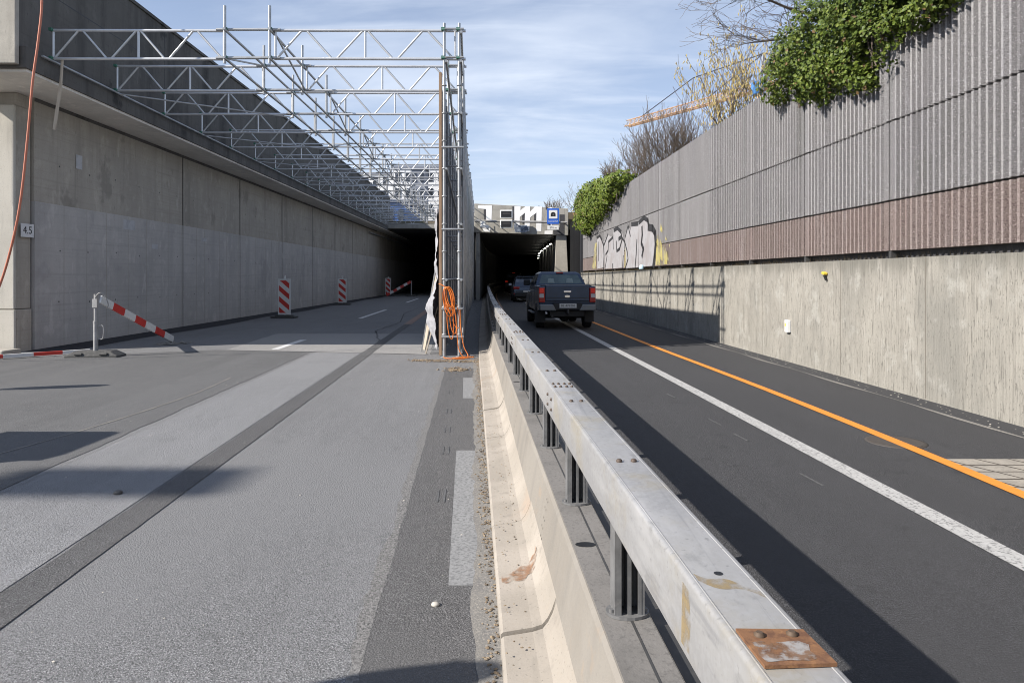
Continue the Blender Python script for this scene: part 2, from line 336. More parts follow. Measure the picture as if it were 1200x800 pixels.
M['chips']=surf('dry_leaves',(.17,.125,.08),.95,0,[(12,I3,.4,.6,(.28,.22,.15),.9),(7,I3,.5,.6,(.09,.07,.05),.8)])

# ------------------------------------------------------------------ camera, sun, sky
cam=bpy.data.cameras.new('camera'); co=bpy.data.objects.new('camera',cam); COL.objects.link(co)
co.location=(0,0,1.65); co.rotation_euler=(R(90),0,0); cam.lens=24; cam.sensor_width=36; cam.shift_y=-75/1200; cam.clip_end=6000; cam.clip_start=.05
SC.camera=co
SUND=Vector((1.345,.58,-1)).normalized()
su=bpy.data.lights.new('sun','SUN'); su.energy=5.0; su.angle=R(.53); su.color=(1,.938,.862)
so=bpy.data.objects.new('sun',su); COL.objects.link(so); so.rotation_euler=SUND.to_track_quat('-Z','Y').to_euler(); so.location=(-30,-15,40)
w=bpy.data.worlds.new('World'); SC.world=w; w.use_nodes=True
n=w.node_tree.nodes; l=w.node_tree.links; bg=n['Background']; bg.inputs['Strength'].default_value=.080
sky=n.new('ShaderNodeTexSky'); sky.sky_type='NISHITA'; sky.sun_disc=False
sky.sun_elevation=math.asin(-SUND.z); sky.sun_rotation=math.atan2(-SUND.x,-SUND.y)%(2*math.pi); sky.air_density=1.0; sky.dust_density=.6; sky.ozone_density=1.6; sky.altitude=400
tc=n.new('ShaderNodeTexCoord'); sp=n.new('ShaderNodeSeparateXYZ'); l.new(tc.outputs['Generated'],sp.inputs[0])
ad=n.new('ShaderNodeMath'); ad.operation='ADD'; ad.inputs[1].default_value=.12; l.new(sp.outputs['Z'],ad.inputs[0])
mx_=n.new('ShaderNodeMath'); mx_.operation='MAXIMUM'; mx_.inputs[1].default_value=.03; l.new(ad.outputs[0],mx_.inputs[0])
dv=[]
for a in 'XY':
    d=n.new('ShaderNodeMath'); d.operation='DIVIDE'; l.new(sp.outputs[a],d.inputs[0]); l.new(mx_.outputs[0],d.inputs[1]); dv.append(d)
cb=n.new('ShaderNodeCombineXYZ'); l.new(dv[0].outputs[0],cb.inputs[0]); l.new(dv[1].outputs[0],cb.inputs[1])
def wn(scale,vs,detail,lo,hi,to,loc):
    mp=n.new('ShaderNodeMapping'); mp.inputs['Scale'].default_value=vs; mp.inputs['Location'].default_value=loc; mp.inputs['Rotation'].default_value=(0,0,R(12)); l.new(cb.outputs[0],mp.inputs[0])
    t=n.new('ShaderNodeTexNoise'); t.inputs['Scale'].default_value=scale; t.inputs['Detail'].default_value=detail; t.inputs['Roughness'].default_value=.55; t.inputs['Distortion'].default_value=.5; l.new(mp.outputs[0],t.inputs[0])
    mr=n.new('ShaderNodeMapRange'); mr.interpolation_type='SMOOTHSTEP'; mr.inputs[1].default_value=lo; mr.inputs[2].default_value=hi; mr.inputs[4].default_value=to; l.new(t.outputs['Fac'],mr.inputs[0]); return mr.outputs[0]
c1=wn(.7,(.9,1.6,1),7,.45,.75,.45,(3,1,0)); c2=wn(1.6,(.5,2.2,1),8,.48,.78,.30,(7,4,0))
# whiter low down: thin cloud veil seen edge-on
hz=n.new('ShaderNodeMapRange'); hz.inputs[1].default_value=.0; hz.inputs[2].default_value=.40; hz.inputs[3].default_value=.70; hz.inputs[4].default_value=.20; l.new(sp.outputs['Z'],hz.inputs[0])
sm=n.new('ShaderNodeMath'); sm.operation='ADD'; l.new(c1,sm.inputs[0]); l.new(c2,sm.inputs[1])
sm2=n.new('ShaderNodeMath'); sm2.operation='ADD'; sm2.use_clamp=True; l.new(sm.outputs[0],sm2.inputs[0]); l.new(hz.outputs[0],sm2.inputs[1])
mix=n.new('ShaderNodeMix'); mix.data_type='RGBA'; l.new(sm2.outputs[0],mix.inputs['Factor']); tn=n.new('ShaderNodeMix'); tn.data_type='RGBA'; tn.blend_type='MULTIPLY'; tn.inputs['Factor'].default_value=1; l.new(sky.outputs[0],tn.inputs['A']); tn.inputs['B'].default_value=(.93,1.02,1.17,1); l.new(tn.outputs['Result'],mix.inputs['A']); mix.inputs['B'].default_value=(7.0,7.7,8.9,1)
l.new(mix.outputs['Result'],bg.inputs['Color'])
SC.render.engine='CYCLES'; SC.cycles.filter_width=1.0
vs=SC.view_settings; vs.view_transform='Standard'; vs.look='None'; vs.gamma=1; vs.exposure=.64; vs.use_curve_mapping=False

# ------------------------------------------------------------------ the lines of the place (y -> x, metres)
medX=spline([(-3,.72),(2.67,.385),(8,.08),(14.2,-.275),(19.3,-.52),(30.3,-.98),(45,-1.55),(58,-2.0),(75,-2.3),(95,-1.9),(120,-.6)])
rowR=spline([(14.2,-1.10),(24.4,-1.70),(30,-1.98),(44,-2.62),(58.7,-3.2)])
lwX=lambda y:-10.87-.023*(y-15.5)            # face of the left retaining wall
cwX=lambda y:-9.62-.027*(y-13.5)             # edge of its cantilever
rwX=lambda y:5.95-.041*y                     # face of the right wall
tunR=spline([(50,3.25),(60,3.15),(70,3.1),(82,3.4),(96,3.95),(125,6.0)])
tunL=spline([(44,-2.1),(50,-2.35),(60,-2.62),(75,-2.85),(95,-2.45),(125,-.4)])

def jag(pts,amp,st=.12,seed=0,closed=True):
    """polygon with an uneven outline (broken asphalt edges)"""
    out=[]; n=len(pts)
    for i in range(n if closed else n-1):
        a=Vector(pts[i]); b=Vector(pts[(i+1)%n]); k=max(1,int((b-a).length/st)); d=(b-a).normalized(); nn=Vector((-d.y,d.x))
        for j in range(k):
            p=a+(b-a)*(j/k); q=p+nn*(amp*(mnoise.noise((p.x*2.3+seed,p.y*2.3,0))*1.2+mnoise.noise((p.x*9+seed,p.y*9,3))*.7)); out.append((q.x,q.y))
    return out
def sheet(name,poly,z,mat,kind='structure'):
    m=MB(); m.add([(x,y,z) for x,y in poly],[tuple(range(len(poly)))]); o=m.build(name,mat); o['kind']=kind; return o
def strip(fl,fr,ys,z,mb):
    vs=[]
    for y in ys: vs+=[(fl(y),y,z),(fr(y),y,z)]
    mb.add(vs,[(2*i,2*i+1,2*i+3,2*i+2) for i in range(len(ys)-1)])

# ---- ground and roads
m=MB(); m.add([(-900,-300,-.03),(900,-300,-.03),(900,2500,-.03),(-900,2500,-.03)],[(0,1,2,3)]); struct(m.build('ground',M['gravel']))
m=MB(); strip(lambda y:-40 if y<12.5 else lwX(y)-.3,lambda y:medX(y)-.05,frange(-25,12.4,2)+frange(12.6,130,2),0,m); struct(m.build('left_carriageway',M['road']))
m=MB(); strip(lambda y:medX(y)-.05,lambda y:rwX(y)+.1 if y<52 else tunR(y)+.3,frange(-25,125,1),0.0005,m); struct(m.build('right_carriageway',M['black']))
# darker lane on the far left
e=lambda y:-3.86-.048*(y-3)
sheet('asphalt_lane',jag([(-30,-10),(e(-10),-10),(e(15.2),15.2),(-6.7,15.5),(-9.5,14.3),(-30,13.0)],.02,.12,1),.004,M['road_dark'])
# planed strip beside the trench
t0=lambda y:-2.40-.055*(y-3.2); t1=lambda y:-2.64-.055*(y-3.2)
m=MB(); strip(lambda y:e(y)+.10,lambda y:t1(y)-.02,frange(-10,15,1),.004,m); struct(m.build('planed_asphalt',M['ground_road']))
m=MB(); strip(lambda y:t1(y)+.018*mnoise.noise((y*2.1,7,0))+.010*mnoise.noise((y*9,1,0)),lambda y:t0(y)+.008*mnoise.noise((y*5,3,0)),frange(-10,24,.08),.0055,m); struct(m.build('trench_patch',M['band']))
m=MB(); strip(lambda y:t1(y)-.02,lambda y:t0(y)+.02,frange(24,34,1),.008,m); struct(m.build('faded_orange_line',M['orange_old']))
# paler slab across the carriageway behind the joint
sheet('concrete_apron',jag([(-6.5,15.55),(-1.75,14.6),(-2.2,20),(-6.9,20)],.05,.2,4),.003,M['concrete_slab'])
m=MB()
pp=jag([(-6.6,15.42),(-1.7,14.55)],.04,.1,9,False)
m.add([(x,y,.006) for x,y in pp]+[(x,y+.05,.006) for x,y in pp],[(i,i+1,len(pp)+i+1,len(pp)+i) for i in range(len(pp)-1)]); struct(m.build('transverse_joint',M['band']))
# patched strip beside the barrier
sheet('patched_strip',jag([(-.345,-2),(-1.215,12.5),(-.62,12.3),(medX(8)-.45,8),(medX(2.5)-.45,2.5),(medX(-2)-.45,-2)],.009,.06,6),.004,M['patch'])
m=MB()
edge=[(-.345,-2),(-1.215,12.5)]
pl=jag(edge,.009,.06,6,False); pr=jag([(a-.06,b) for a,b in edge],.035,.06,16,False); k=min(len(pl),len(pr))
m.add([(x,y,.005) for x,y in pr[:k]]+[(x+.004,y,.005) for x,y in pl[:k]],[(i,k+i,k+i+1,i+1) for i in range(k-1)]); struct(m.build('crumbling_edge',surf('crumbled_asphalt',(.20,.195,.188),.95,0,[(60,I3,.45,.6,(.09,.088,.085),.9),(25,I3,.5,.65,(.13,.125,.12),.8)],[(60,I3,.9,.01)])))
m=MB(); strip(lambda y:medX(y)-.53-.05*mnoise.noise((y*1.3,2,0))-.03*mnoise.noise((y*7,5,0)),lambda y:medX(y)-.40,frange(-2,13.6,.06),.0065,m); struct(m.build('dusty_gutter',M['dust']))
# markings
def mark(name,q,z,mat): sheet(name,q,z,mat)
mark('white_marking',[(-.34,3.65),(-.145,3.65),(-.31,6.5),(-.53,6.5)],.0055,M['white_old'])
mark('white_marking',[(-.67,9.3),(-.47,9.3),(-.57,11.2),(-.80,11.2)],.0055,M['white_old'])
for a,b,y0,y1 in((-5.42,-5.50,15.6,18.0),(-6.1,-6.42,27.4,34.7),(-6.9,-7.3,44.6,53)):
    mark('lane_dash',[(a-.09,y0),(a+.09,y0),(b+.09,y1),(b-.09,y1)],.008,M['white'])
wl=lambda y:3.15-.05*y
m=MB(); strip(lambda y:wl(y)-.085,lambda y:wl(y)+.085,frange(-5,70,1),.005,m); struct(m.build('white_line',M['white_r']))
ol=spline([(-3,3.9),(5.16,3.87),(6.8,3.85),(9.64,3.75),(12.4,3.6),(16.1,3.38),(24.9,2.98),(40,2.3),(60,1.9)])
m=MB(); strip(lambda y:ol(y)-.065,lambda y:ol(y)+.065,frange(-5,52,1),.009,m); struct(m.build('orange_line',M['orange']))
m=MB(); strip(lambda y:medX(y)+.62,lambda y:medX(y)+.74,frange(22,70,1),.009,m); struct(m.build('orange_line',M['orange_old']))
m=MB(); strip(lambda y:rwX(y)-.43+.03*math.sin(y*2.2),lambda y:rwX(y)-.385,frange(3,48,.25),.005,m); struct(m.build('verge_edge_line',M['dust']))
m=MB(); strip(lambda y:lwX(y)+.01,lambda y:lwX(y)+1.0+.12*math.sin(y*.6),frange(15.2,62,1),.008,m); struct(m.build('drain_strip',M['gutter_asph']))
m=MB(); sc_=[(-5.05,4.9),(-4.85,6.0),(-4.62,7.4),(-4.52,8.6),(-4.50,9.8),(-4.62,11.2)]
sp_=spline([(b,a) for a,b in sc_]); strip(lambda y:sp_(y)-.012,lambda y:sp_(y)+.012*(.4+abs(math.sin(y*5))),frange(4.9,11.2,.15),.0075,m); struct(m.build('pale_scrape',M['dust']))
def crack(name,pts,w_):
    m=MB(); P=jag(pts,.05,.10,3,False); n_=len(P); q=[]
    for i,(x,y) in enumerate(P):
        a=Vector(P[min(i+1,n_-1)])-Vector(P[max(i-1,0)]); a.normalize(); h=w_*(.3+.7*abs(mnoise.noise((x*5,y*5,9))))
        q+=[(x-a.y*h,y+a.x*h,.0068),(x+a.y*h,y-a.x*h,.0068)]
    m.add(q,[(2*i,2*i+1,2*i+3,2*i+2) for i in range(n_-1)]); struct(m.build(name,M['gutter_asph']))
crack('road_crack',[(-3.4,17.5),(-4.2,21),(-4.1,25),(-4.9,31),(-5.1,38)],.03)
crack('road_crack',[(-5.6,20.3),(-4.6,22.6),(-3.9,23.2)],.025)
# tyre-scratched dashes left by removed markings
m=MB()
for i in range(4):
    y=5.4+i*1.25+.3*math.sin(i*2.3); x=wl(y)-.42-.01*i; m.add([(x-.012,y,.006),(x+.012,y,.006),(x-.03,y+.34,.006),(x-.05,y+.34,.006)],[(0,1,2,3)])
for i in range(6):
    y=5.0+i*1.15+.2*math.sin(i*1.7); x=medX(y)-.80-.02*i
    for dx in(0,.05): m.add([(x+dx-.008,y,.0075),(x+dx+.008,y,.0075),(x+dx-.012,y+.3,.0075),(x+dx-.026,y+.3,.0075)],[(0,1,2,3)])
struct(m.build('scratch_marks',surf('scratched_paint',(.13,.13,.13),.8,0,[(40,I3,.40,.55,(.07,.07,.07),.95)])))

# ------------------------------------------------------------------ left retaining wall with cantilevered top
def wall_run(mb,xf,y0,y1,z0,z1,th,sgn,st=4):
    """upright slab following xf(y); sgn -1 = body lies to smaller x"""
    ys=frange(y0,y1,st); secs=[]
    for y in ys:
        a=xf(y); b=a+sgn*th; secs.append([(a,y,z0),(b,y,z0),(b,y,z1),(a,y,z1)])
    mb.loft(secs)
lw=thing('retaining_wall','tall shaded grey concrete retaining wall with a dark overhanging top along the empty carriageway','wall',(-10.9,15,0))
m=W(); wall_run(m,lwX,15.55,128,-.2,3.385,.6,-1); m.build('coated_band',M['wall_low'],lw)
m=W(); wall_run(m,lambda y:lwX(y)-.012,15.55,128,3.385,5.76,.6,-1); m.build('upper_face',M['wall_up'],lw)
B=Bag('casting_joint',M['wall_dark'],lw)
for y in (22.9,28.0,33.5,39,44.5,50,55.5): B.new().box((lwX(y)+.001,y,2.88),(.012,.03,5.74))
B.done()
B=Bag('board_seam',M['wall_up'],lw)
for i in range(40):
    y=16.6+i*1.02+random.uniform(-.25,.25); B.new().box((lwX(y)+.0005,y,1.69),(.004,.012,3.36))
B.done()
m=W(); wall_run(m,lambda y:cwX(y)-.05,13.6,128,5.745,5.80,1.9,-1); m.build('soffit',M['wall_soffit'],lw)
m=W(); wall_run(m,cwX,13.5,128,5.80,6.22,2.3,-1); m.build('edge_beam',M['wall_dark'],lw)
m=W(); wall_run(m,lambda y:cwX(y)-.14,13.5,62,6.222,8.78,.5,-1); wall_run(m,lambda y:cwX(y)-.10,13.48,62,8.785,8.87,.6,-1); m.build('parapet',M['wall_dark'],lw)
B=Bag('parapet_joint',M['blk'],lw)
for z in(7.62,): 
    m=B.new(); wall_run(m,lambda y:cwX(y)-.137,13.6,61.9,z,z+.022,.02,-1)
for y in(19.5,25.5,31.5,37.5,43.5,49.5,55.5): B.new().box((cwX(y)-.1385,y,7.5),(.006,.02,2.5))
B.done()
m=W(); m.b(-14.5,-9.72,13.36,13.47,5.84,9.0); m.build('end_face',M['pillar'],lw,bevel=.015)
m=W(); m.b(-15,-10.93,15.06,15.5,.95,5.45); m.b(-15,-10.90,15.03,15.5,-.2,.94); m.b(-15,-10.95,15.10,15.5,5.45,5.742); m.build('pillar',M['wall_up'],lw,bevel=.02)
m=W(); m.b(-15,-10.94,14.99,15.057,.955,5.44); m.b(-15,-10.91,14.96,15.027,-.2,.935); m.build('sun_painted_front',surf('sun_painted_concrete',(.52,.49,.425),.88,0,[(.8,I3,.4,.7,(.42,.395,.34),.8),(6,(1,1,.1),.5,.75,(.33,.31,.27),.6),(40,I3,.55,.7,(.30,.28,.24),.6)],[(40,I3,.3,.006)]),lw,bevel=.012)  # paler front slab paints the sunlight on the pillar; the body stays darker
B=Bag('pale_repair',surf('pale_repair',(.46,.46,.465),.9,0,[(6,I3,.4,.65,(.36,.36,.365),.9)]),lw)
for y,z,a,b in((17.2,4.55,.25,.35),(19.4,3.15,.9,.28),(21,2.6,.4,.15),(24.5,3.0,.5,.12)): B.new().box((lwX(y)+.002,y,z),(.003,a,b))
B.done()
m=W(); wall_run(m,lambda y:lwX(y)+.004,15.56,60,5.66,5.742,.02,-1); m.build('painted_shadow_gap',M['wall_dark'],lw)  # dark strip painted as the shade of a recess below the soffit
B=Bag('tie_hole',M['blk'],lw); random.seed(17)
for k in range(24):
    for z in(1.05,2.3,4.3):
        y=16.4+k*1.22; B.new().disc((lwX(y)+.0045,y+random.uniform(-.05,.05),z+random.uniform(-.03,.03)),.022,'x',8)
B.done()
# number plate 4.5
t=thing('height_plate','small white plate reading 4.5 on the wall pillar','sign',(-10.86,15.30,2.7))
m=MB(); m.box((0,0,0),(.012,.40,.30)); m.build('plate',M['wht'],t)
m=MB(); m.text('4.5',.24,Matrix.Translation((.008,0,0))@Matrix.Rotation(R(90),4,'Z')@Matrix.Rotation(R(90),4,'X')); m.build('lettering',M['blk'],t)
# kerb at the foot of the pillar
m=W(); m.b(-14,-10.6,14.2,14.75,0,.12); o=m.build('stone_kerb',M['pillar'],off=(-11,14.5,0),bevel=.02); tag(o,'low pale kerb at the foot of the left pillar','kerb')
m=W(); m.tube((-9.45,14.3,5.72),(-9.62,14.35,4.75),.035,6); m.tube((-9.45,14.3,5.72),(-9.42,14.3,6.2),.03,6); tag(m.build('wooden_batten',M['board'],off=(-9.45,14.3,5.7)),'pale timber batten dangling below the dark wall edge','batten')
# hose hanging from the parapet
hp=[(-9.75,13.9,8.95),(-9.45,13.35,8.9),(-9.12,13.15,8.2),(-9.02,13.1,7.0),(-9.09,13.1,6.2),(-9.2,13.1,5.4),(-9.29,13.1,4.4),(-9.42,13.1,3.2),(-9.58,13.1,2.35),(-9.83,13.1,1.5),(-10.2,13.1,.75),(-10.8,13.1,.15),(-11.6,13.15,.03),(-12.6,13.3,.03)]
def smooth(pts,k=4):
    pts=[Vector(p) for p in pts]; out=[]
    for i in range(len(pts)-1):
        p0=pts[max(i-1,0)];p1=pts[i];p2=pts[i+1];p3=pts[min(i+2,len(pts)-1)]
        for j in range(k):
            t=j/k; out.append(.5*((2*p1)+(p2-p0)*t+(2*p0-5*p1+4*p2-p3)*t*t+(3*p1-p0-3*p2+p3)*t**3))
    return out+[pts[-1]]
m=W(); m.path(smooth(hp),.022,8); tag(m.build('hose',M['hose'],off=(-9.6,13.1,0)),'salmon orange hose hanging down in front of the left pillar','hose')

# ------------------------------------------------------------------ right wall and ribbed noise barrier
rw=thing('concrete_wall','sunlit beige board-marked concrete wall along the right carriageway','wall',(5.6,7.6,0))
m=W(); wall_run(m,rwX,-6,47.6,-.2,1.93,.55,1,2); m.build('wall_face',M['wall_right'],rw)
B=Bag('casting_joint',surf('dark_joint',(.17,.155,.13),.9),rw)  # thin strips in a darker beige mark the casting joints
for y in (-.7,2,4.7,7.4,9.2,11.4,14.6,17.3,20.9,24.8,28.8,33,37): B.new().box((rwX(y)-.0005,y,.97),(.006,.014,1.9))
B.done()
random.seed(3)
nb=thing('noise_barrier','high ribbed grey noise barrier with a brown bottom row standing on the concrete wall','wall',(5.7,7.5,1.95))
PL=2.7; ang=math.atan(.041); CA=math.sqrt(1+.041**2)
def rib_panel(z0,z1,mat,nm,ribbed=True):
    prof=[(0,.014),(0,.13)]
    n_=20 if ribbed else 0; p=(PL-.26)/20
    for i in range(n_):
        y0=.13+i*p; prof+=[(.055,y0+.018),(.055,y0+.068),(0,y0+.086),(0,y0+p)]
    prof+=[(0,PL-.014)]
    mb=MB(); n=len(prof)
    vs=[(x,y,z0) for x,y in prof]+[(x,y,z1) for x,y in prof]
    for i in range(n-1):
        mb.m=1 if (2<i<n-2 and prof[i][0]==0 and prof[i+1][0]==0 and random.random()<.93) else 0  # most rib fronts take the paler second material
        mb.add([vs[i],vs[n+i],vs[n+i+1],vs[i+1]],[(0,1,2,3)])
    mb.m=0
    mb.add([(.16,.014,z0),(.16,PL-.014,z0),(.16,PL-.014,z1),(.16,.014,z1)],[(0,1,2,3)])
    mb.add([(x,y,z1) for x,y in prof]+[(.16,PL-.014,z1),(.16,.014,z1)],[tuple(range(n+2))[::-1]])
    mb.add([(x,y,z0) for x,y in prof]+[(.16,PL-.014,z0),(.16,.014,z0)],[tuple(range(n+2))])
    mb.add([(0,.014,z0),(.16,.014,z0),(.16,.014,z1),(0,.014,z1)],[(0,1,2,3)]); mb.add([(0,PL-.014,z0),(.16,PL-.014,z0),(.16,PL-.014,z1),(0,PL-.014,z1)],[(3,2,1,0)])
    return mb
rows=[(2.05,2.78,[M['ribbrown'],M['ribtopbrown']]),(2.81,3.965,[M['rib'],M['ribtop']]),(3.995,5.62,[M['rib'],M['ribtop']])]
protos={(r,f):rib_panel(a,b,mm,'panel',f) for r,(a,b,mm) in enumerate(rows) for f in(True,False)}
first={}
for k in range(-4,13):
    y0=7.52+k*2.705; x0=rwX(y0)+.12
    for r in range(3):
        f=not(k in(4,6,8,9,11,12)); kk=(r,f)
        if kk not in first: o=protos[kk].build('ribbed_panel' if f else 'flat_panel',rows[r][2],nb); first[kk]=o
        else: o=first[kk].copy(); COL.objects.link(o); o.parent=nb
        o.location=(x0-5.7,y0-7.5,-1.95); o.rotation_euler=(0,0,ang)
m=W(); wall_run(m,lambda y:rwX(y)+.285,-3.3,42.6,1.5,5.55,.06,1,2); m.build('backing',M['gdark'],nb)
B=Bag('foot_bracket',M['dark_steel'],nb)
for k in range(-3,13):
    y=7.52+k*2.705; B.new().box((rwX(y)+.17,y,1.99),(.08,.07,.115))
B.done()
# dry grass on the ledge
m=W(); random.seed(5)
for i in range(2600):
    y=random.uniform(3,42); x=rwX(y)+random.uniform(.03,.2); h=random.uniform(.03,.11)*(1 if mnoise.noise((y*.8,0,0))>-.1 else .5); a=random.uniform(-.06,.06); b=random.uniform(-.06,.03)
    m.add([(x-.004,y-.004,1.93),(x+.004,y+.004,1.93),(x+b,y+a,1.93+h)],[(0,1,2)])
tag(m.build('dry_grass',M['straw'],off=(5.6,10,1.93)),'thin dry grass growing along the top of the concrete wall','grass',kind='stuff')
# fittings on the wall
t=thing('junction_box','small white box fixed to the beige concrete wall','box',(rwX(13.3),13.3,.70))
m=MB(); m.box((-.035,0,0),(.07,.15,.24)); m.build('casing',M['wht_plain'],t,bevel=.012); m=MB(); m.box((-.073,.02,.03),(.006,.04,.06)); m.build('label_patch',M['yellow'],t)
t=thing('yellow_bracket','small yellow bracket with black underside near the top of the concrete wall','bracket',(rwX(11.85),11.85,1.72))
m=MB(); m.box((-.04,0,0),(.08,.09,.045),0,R(15)); m.build('shell',M['yellow'],t,bevel=.015); m=MB(); m.tube((-.05,-.01,-.03),(-.02,-.02,-.12),.022,8); m.build('plug',M['blk'],t)
t=thing('dome_lamp','small pale blue dome on top of the concrete wall','lamp',(rwX(26)+.05,26,1.93))
m=MB(); m.lathe([(.05,0),(.05,.04)],n=12); m.build('foot',M['dark_steel'],t); m=MB(); m.lathe([(.10,.04),(.10,.10),(.08,.17),(.03,.21)],n=14); m.build('dome',surf('blue_glass',(.45,.62,.70),.2),t)
# graffiti on the far panels: spray paint lying on the ribs
gr=thing('graffiti','silver and black graffiti letters with yellow flames on the far ribbed wall','graffiti',(rwX(28)+.115,28,2.0),ang)
def gpt(px,py,lift):
    """photo point -> point on the wall plane, in graffiti coordinates"""
    k=(px-600)/800; Y=(5.95+.12)/(k+.041); z=1.65-(py-325)*Y/800
    dy=(Y-28)*CA
    return (-lift,dy,z-2.0)
def gpoly(pts,lift,mb): mb.add([gpt(660+x/6,220+y/6,lift) for x,y in pts],[tuple(range(len(pts)))])
def gbag(name,mat,polys):
    for f in polys:
        m=MB(); f(m); m.build(name,mat,gr)
gbag('silver_letter',M['silver'],[(lambda m,P=P:gpoly(P,.004,m)) for P in ([(240,350),(262,338),(285,380),(290,560),(240,570)],[(290,380),(310,330),(352,350),(352,565),(292,570)],[(352,300),(385,280),(415,310),(432,380),(425,560),(352,568)],
          [(435,330),(458,268),(476,300),(478,255),(530,248),(530,560),(445,565)],[(530,245),(570,210),(602,235),(605,275),(640,290),(650,330),(645,470),(630,548),(532,558)])])
def gstroke(m,pts,wd,lift=.008):
    wd*=.9
    q=[Vector(gpt(660+x/6,220+y/6,lift)) for x,y in pts]
    for i in range(len(q)-1):
        a,b=q[i],q[i+1]; d=(b-a).normalized(); nn=Vector((0,-d.z,d.y))*wd/2; a2=a-d*wd*.3; b2=b+d*wd*.3
        m.add([a2-nn,b2-nn,b2+nn,a2+nn],[(0,1,2,3)])
gbag('black_outline',M['gblack'],[(lambda m,S=S,wd=wd:gstroke(m,S,wd)) for S,wd in (([(240,352),(258,338),(272,365),(285,405),(288,480),(284,566)],.16),([(248,385),(250,510)],.14),([(290,400),(315,330)],.14),([(300,470),(318,440),(320,380),(350,350)],.14),([(310,480),(296,566)],.12),([(352,330),(354,430)],.12),([(358,300),(384,285),(408,310),(412,345),(392,360)],.2),([(375,380),(378,445),(398,430),(418,355)],.16),([(418,355),(436,385),(452,450),(458,500),(440,560)],.12),([(418,560),(424,480)],.12),([(438,345),(458,268),(474,340)],.12),([(482,258),(528,252)],.2),([(520,370),(515,470),(508,556)],.14),([(535,245),(570,212),(596,228),(603,270)],.2),([(556,280),(558,330),(552,390),(566,430),(556,480)],.22),([(600,278),(630,285),(648,320),(652,400),(645,480),(636,546)],.3),([(350,540),(350,566)],.2))])
gbag('yellow_flame',M['gyellow'],[(lambda m,P=P:gpoly(P,.003,m)) for P in ([(205,570),(225,390),(238,385),(236,465),(228,570)],[(430,560),(436,420),(455,470),(450,500),(440,560)],[(650,545),(655,400),(661,352),(670,372),(677,344),(682,560-16)],[(682,543),(680,385),(688,362),(694,392),(700,541)],[(701,541),(698,400),(707,372),(712,420),(720,385),(724,470),(722,538)],[(724,538),(726,455),(733,440),(736,500),(742,480),(750,535)],[(660,345),(666,332),(672,350)],[(683,300),(688,250),(697,290),(708,275),(700,320)],[(718,365),(724,330),(730,370)],[(745,400),(753,395),(750,425)])])

# dark clad wall between the ribbed barrier and the portal
t=thing('clad_wall','dark ribbed metal wall beside the tunnel portal pillar','wall',(4.2,45,0))
m=W()
m.b(4.22,4.5,41.9,49.2,1.2,5.5); m.build('cladding',M['dark_rib'],t)
B=Bag('cladding_rib',M['blk'],t)
for i in range(12): B.new().b(4.15,4.218,42.2+i*.58,42.2+i*.58+.12,1.2,5.5)
B.done()
m=W(); m.b(4.05,4.55,47.65,50,-.1,1.19); m.build('base_wall',M['wall_right'],t)

# plateaus behind the walls
m=MB(); m.b(-120,-13.7,15.6,300,-.5,8.2); struct(m.build('left_embankment',M['soil']))
m=MB(); m.b(6.35,140,-40,300,-.5,4.9); struct(m.build('right_embankment',M['soil']))
m=MB(); secs=[[(rwX(y)+.35,y,1.0),(6.4,y,1.0),(6.4,y,4.92),(rwX(y)+.35,y,4.92)] for y in frange(-6,52,4)]; m.loft(secs); struct(m.build('embankment_edge',M['soil']))

# ------------------------------------------------------------------ tunnels
tp=thing('tunnel_portal','concrete tunnel portal with white painted letters over the right carriageway','tunnel',(.9,49.5,0))
YL,YR=49.6,49.3; XL,XR=-2.45,4.07
pa=math.atan2(YR-YL,XR-XL)
def pf(u,z,off=0):
    """point on the portal face: u metres from its left end, off metres in front"""
    return (XL+u*math.cos(pa)+off*math.sin(pa), YL+u*math.sin(pa)-off*math.cos(pa), z)
PW=math.hypot(XR-XL,YR-YL); ZBL,ZTL,ZB,ZT=4.93,7.02,4.67,6.62
m=W(); 
v=[pf(-.3,ZBL),pf(PW,ZB),pf(PW,ZT),pf(-.3,ZTL)]; v2=[pf(-.3,ZBL,-1.2),pf(PW,ZB,-1.2),pf(PW,ZT,-1.2),pf(-.3,ZTL,-1.2)]
m.add(v+v2,[(0,1,2,3),(7,6,5,4),(0,4,5,1),(1,5,6,2),(2,6,7,3),(3,7,4,0)]); m.build('lintel',surf('portal_concrete',(.36,.345,.305),.9,0,[(1,I3,.4,.7,(.22,.21,.185),.8),(4,(1,1,.3),.5,.75,(.16,.15,.135),.6),(12,I3,.5,.7,(.34,.325,.29),.6)],[(20,I3,.3,.02)]),tp,bevel=.03)
m=W(); a=PW-.88; b=PW-.14
v=[pf(a-.18,-.1,-.05),pf(b+.22,-.1,-.05),pf(b,ZB+.01,-.05),pf(a,ZB+.01,-.05)]; v2=[pf(a-.18,-.1,-.9),pf(b+.22,-.1,-.9),pf(b,ZB+.01,-.9),pf(a,ZB+.01,-.9)]
m.add(v+v2,[(0,1,2,3),(7,6,5,4),(0,4,5,1),(1,5,6,2),(2,6,7,3),(3,7,4,0)]); m.build('portal_pillar',M['pillar'],tp,bevel=.03)
m=W(); wall_run(m,tunR,50.3,124,-.1,4.9,.4,1); m.build('tunnel_wall',M['tunnel'],tp)
m=W(); wall_run(m,tunL,49.7,124,-.1,4.9,.3,-1); m.build('tunnel_wall',M['tunnel'],tp)
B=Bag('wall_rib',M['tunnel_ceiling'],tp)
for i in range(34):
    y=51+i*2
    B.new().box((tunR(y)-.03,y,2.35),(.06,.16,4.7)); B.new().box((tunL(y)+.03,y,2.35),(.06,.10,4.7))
B.done()
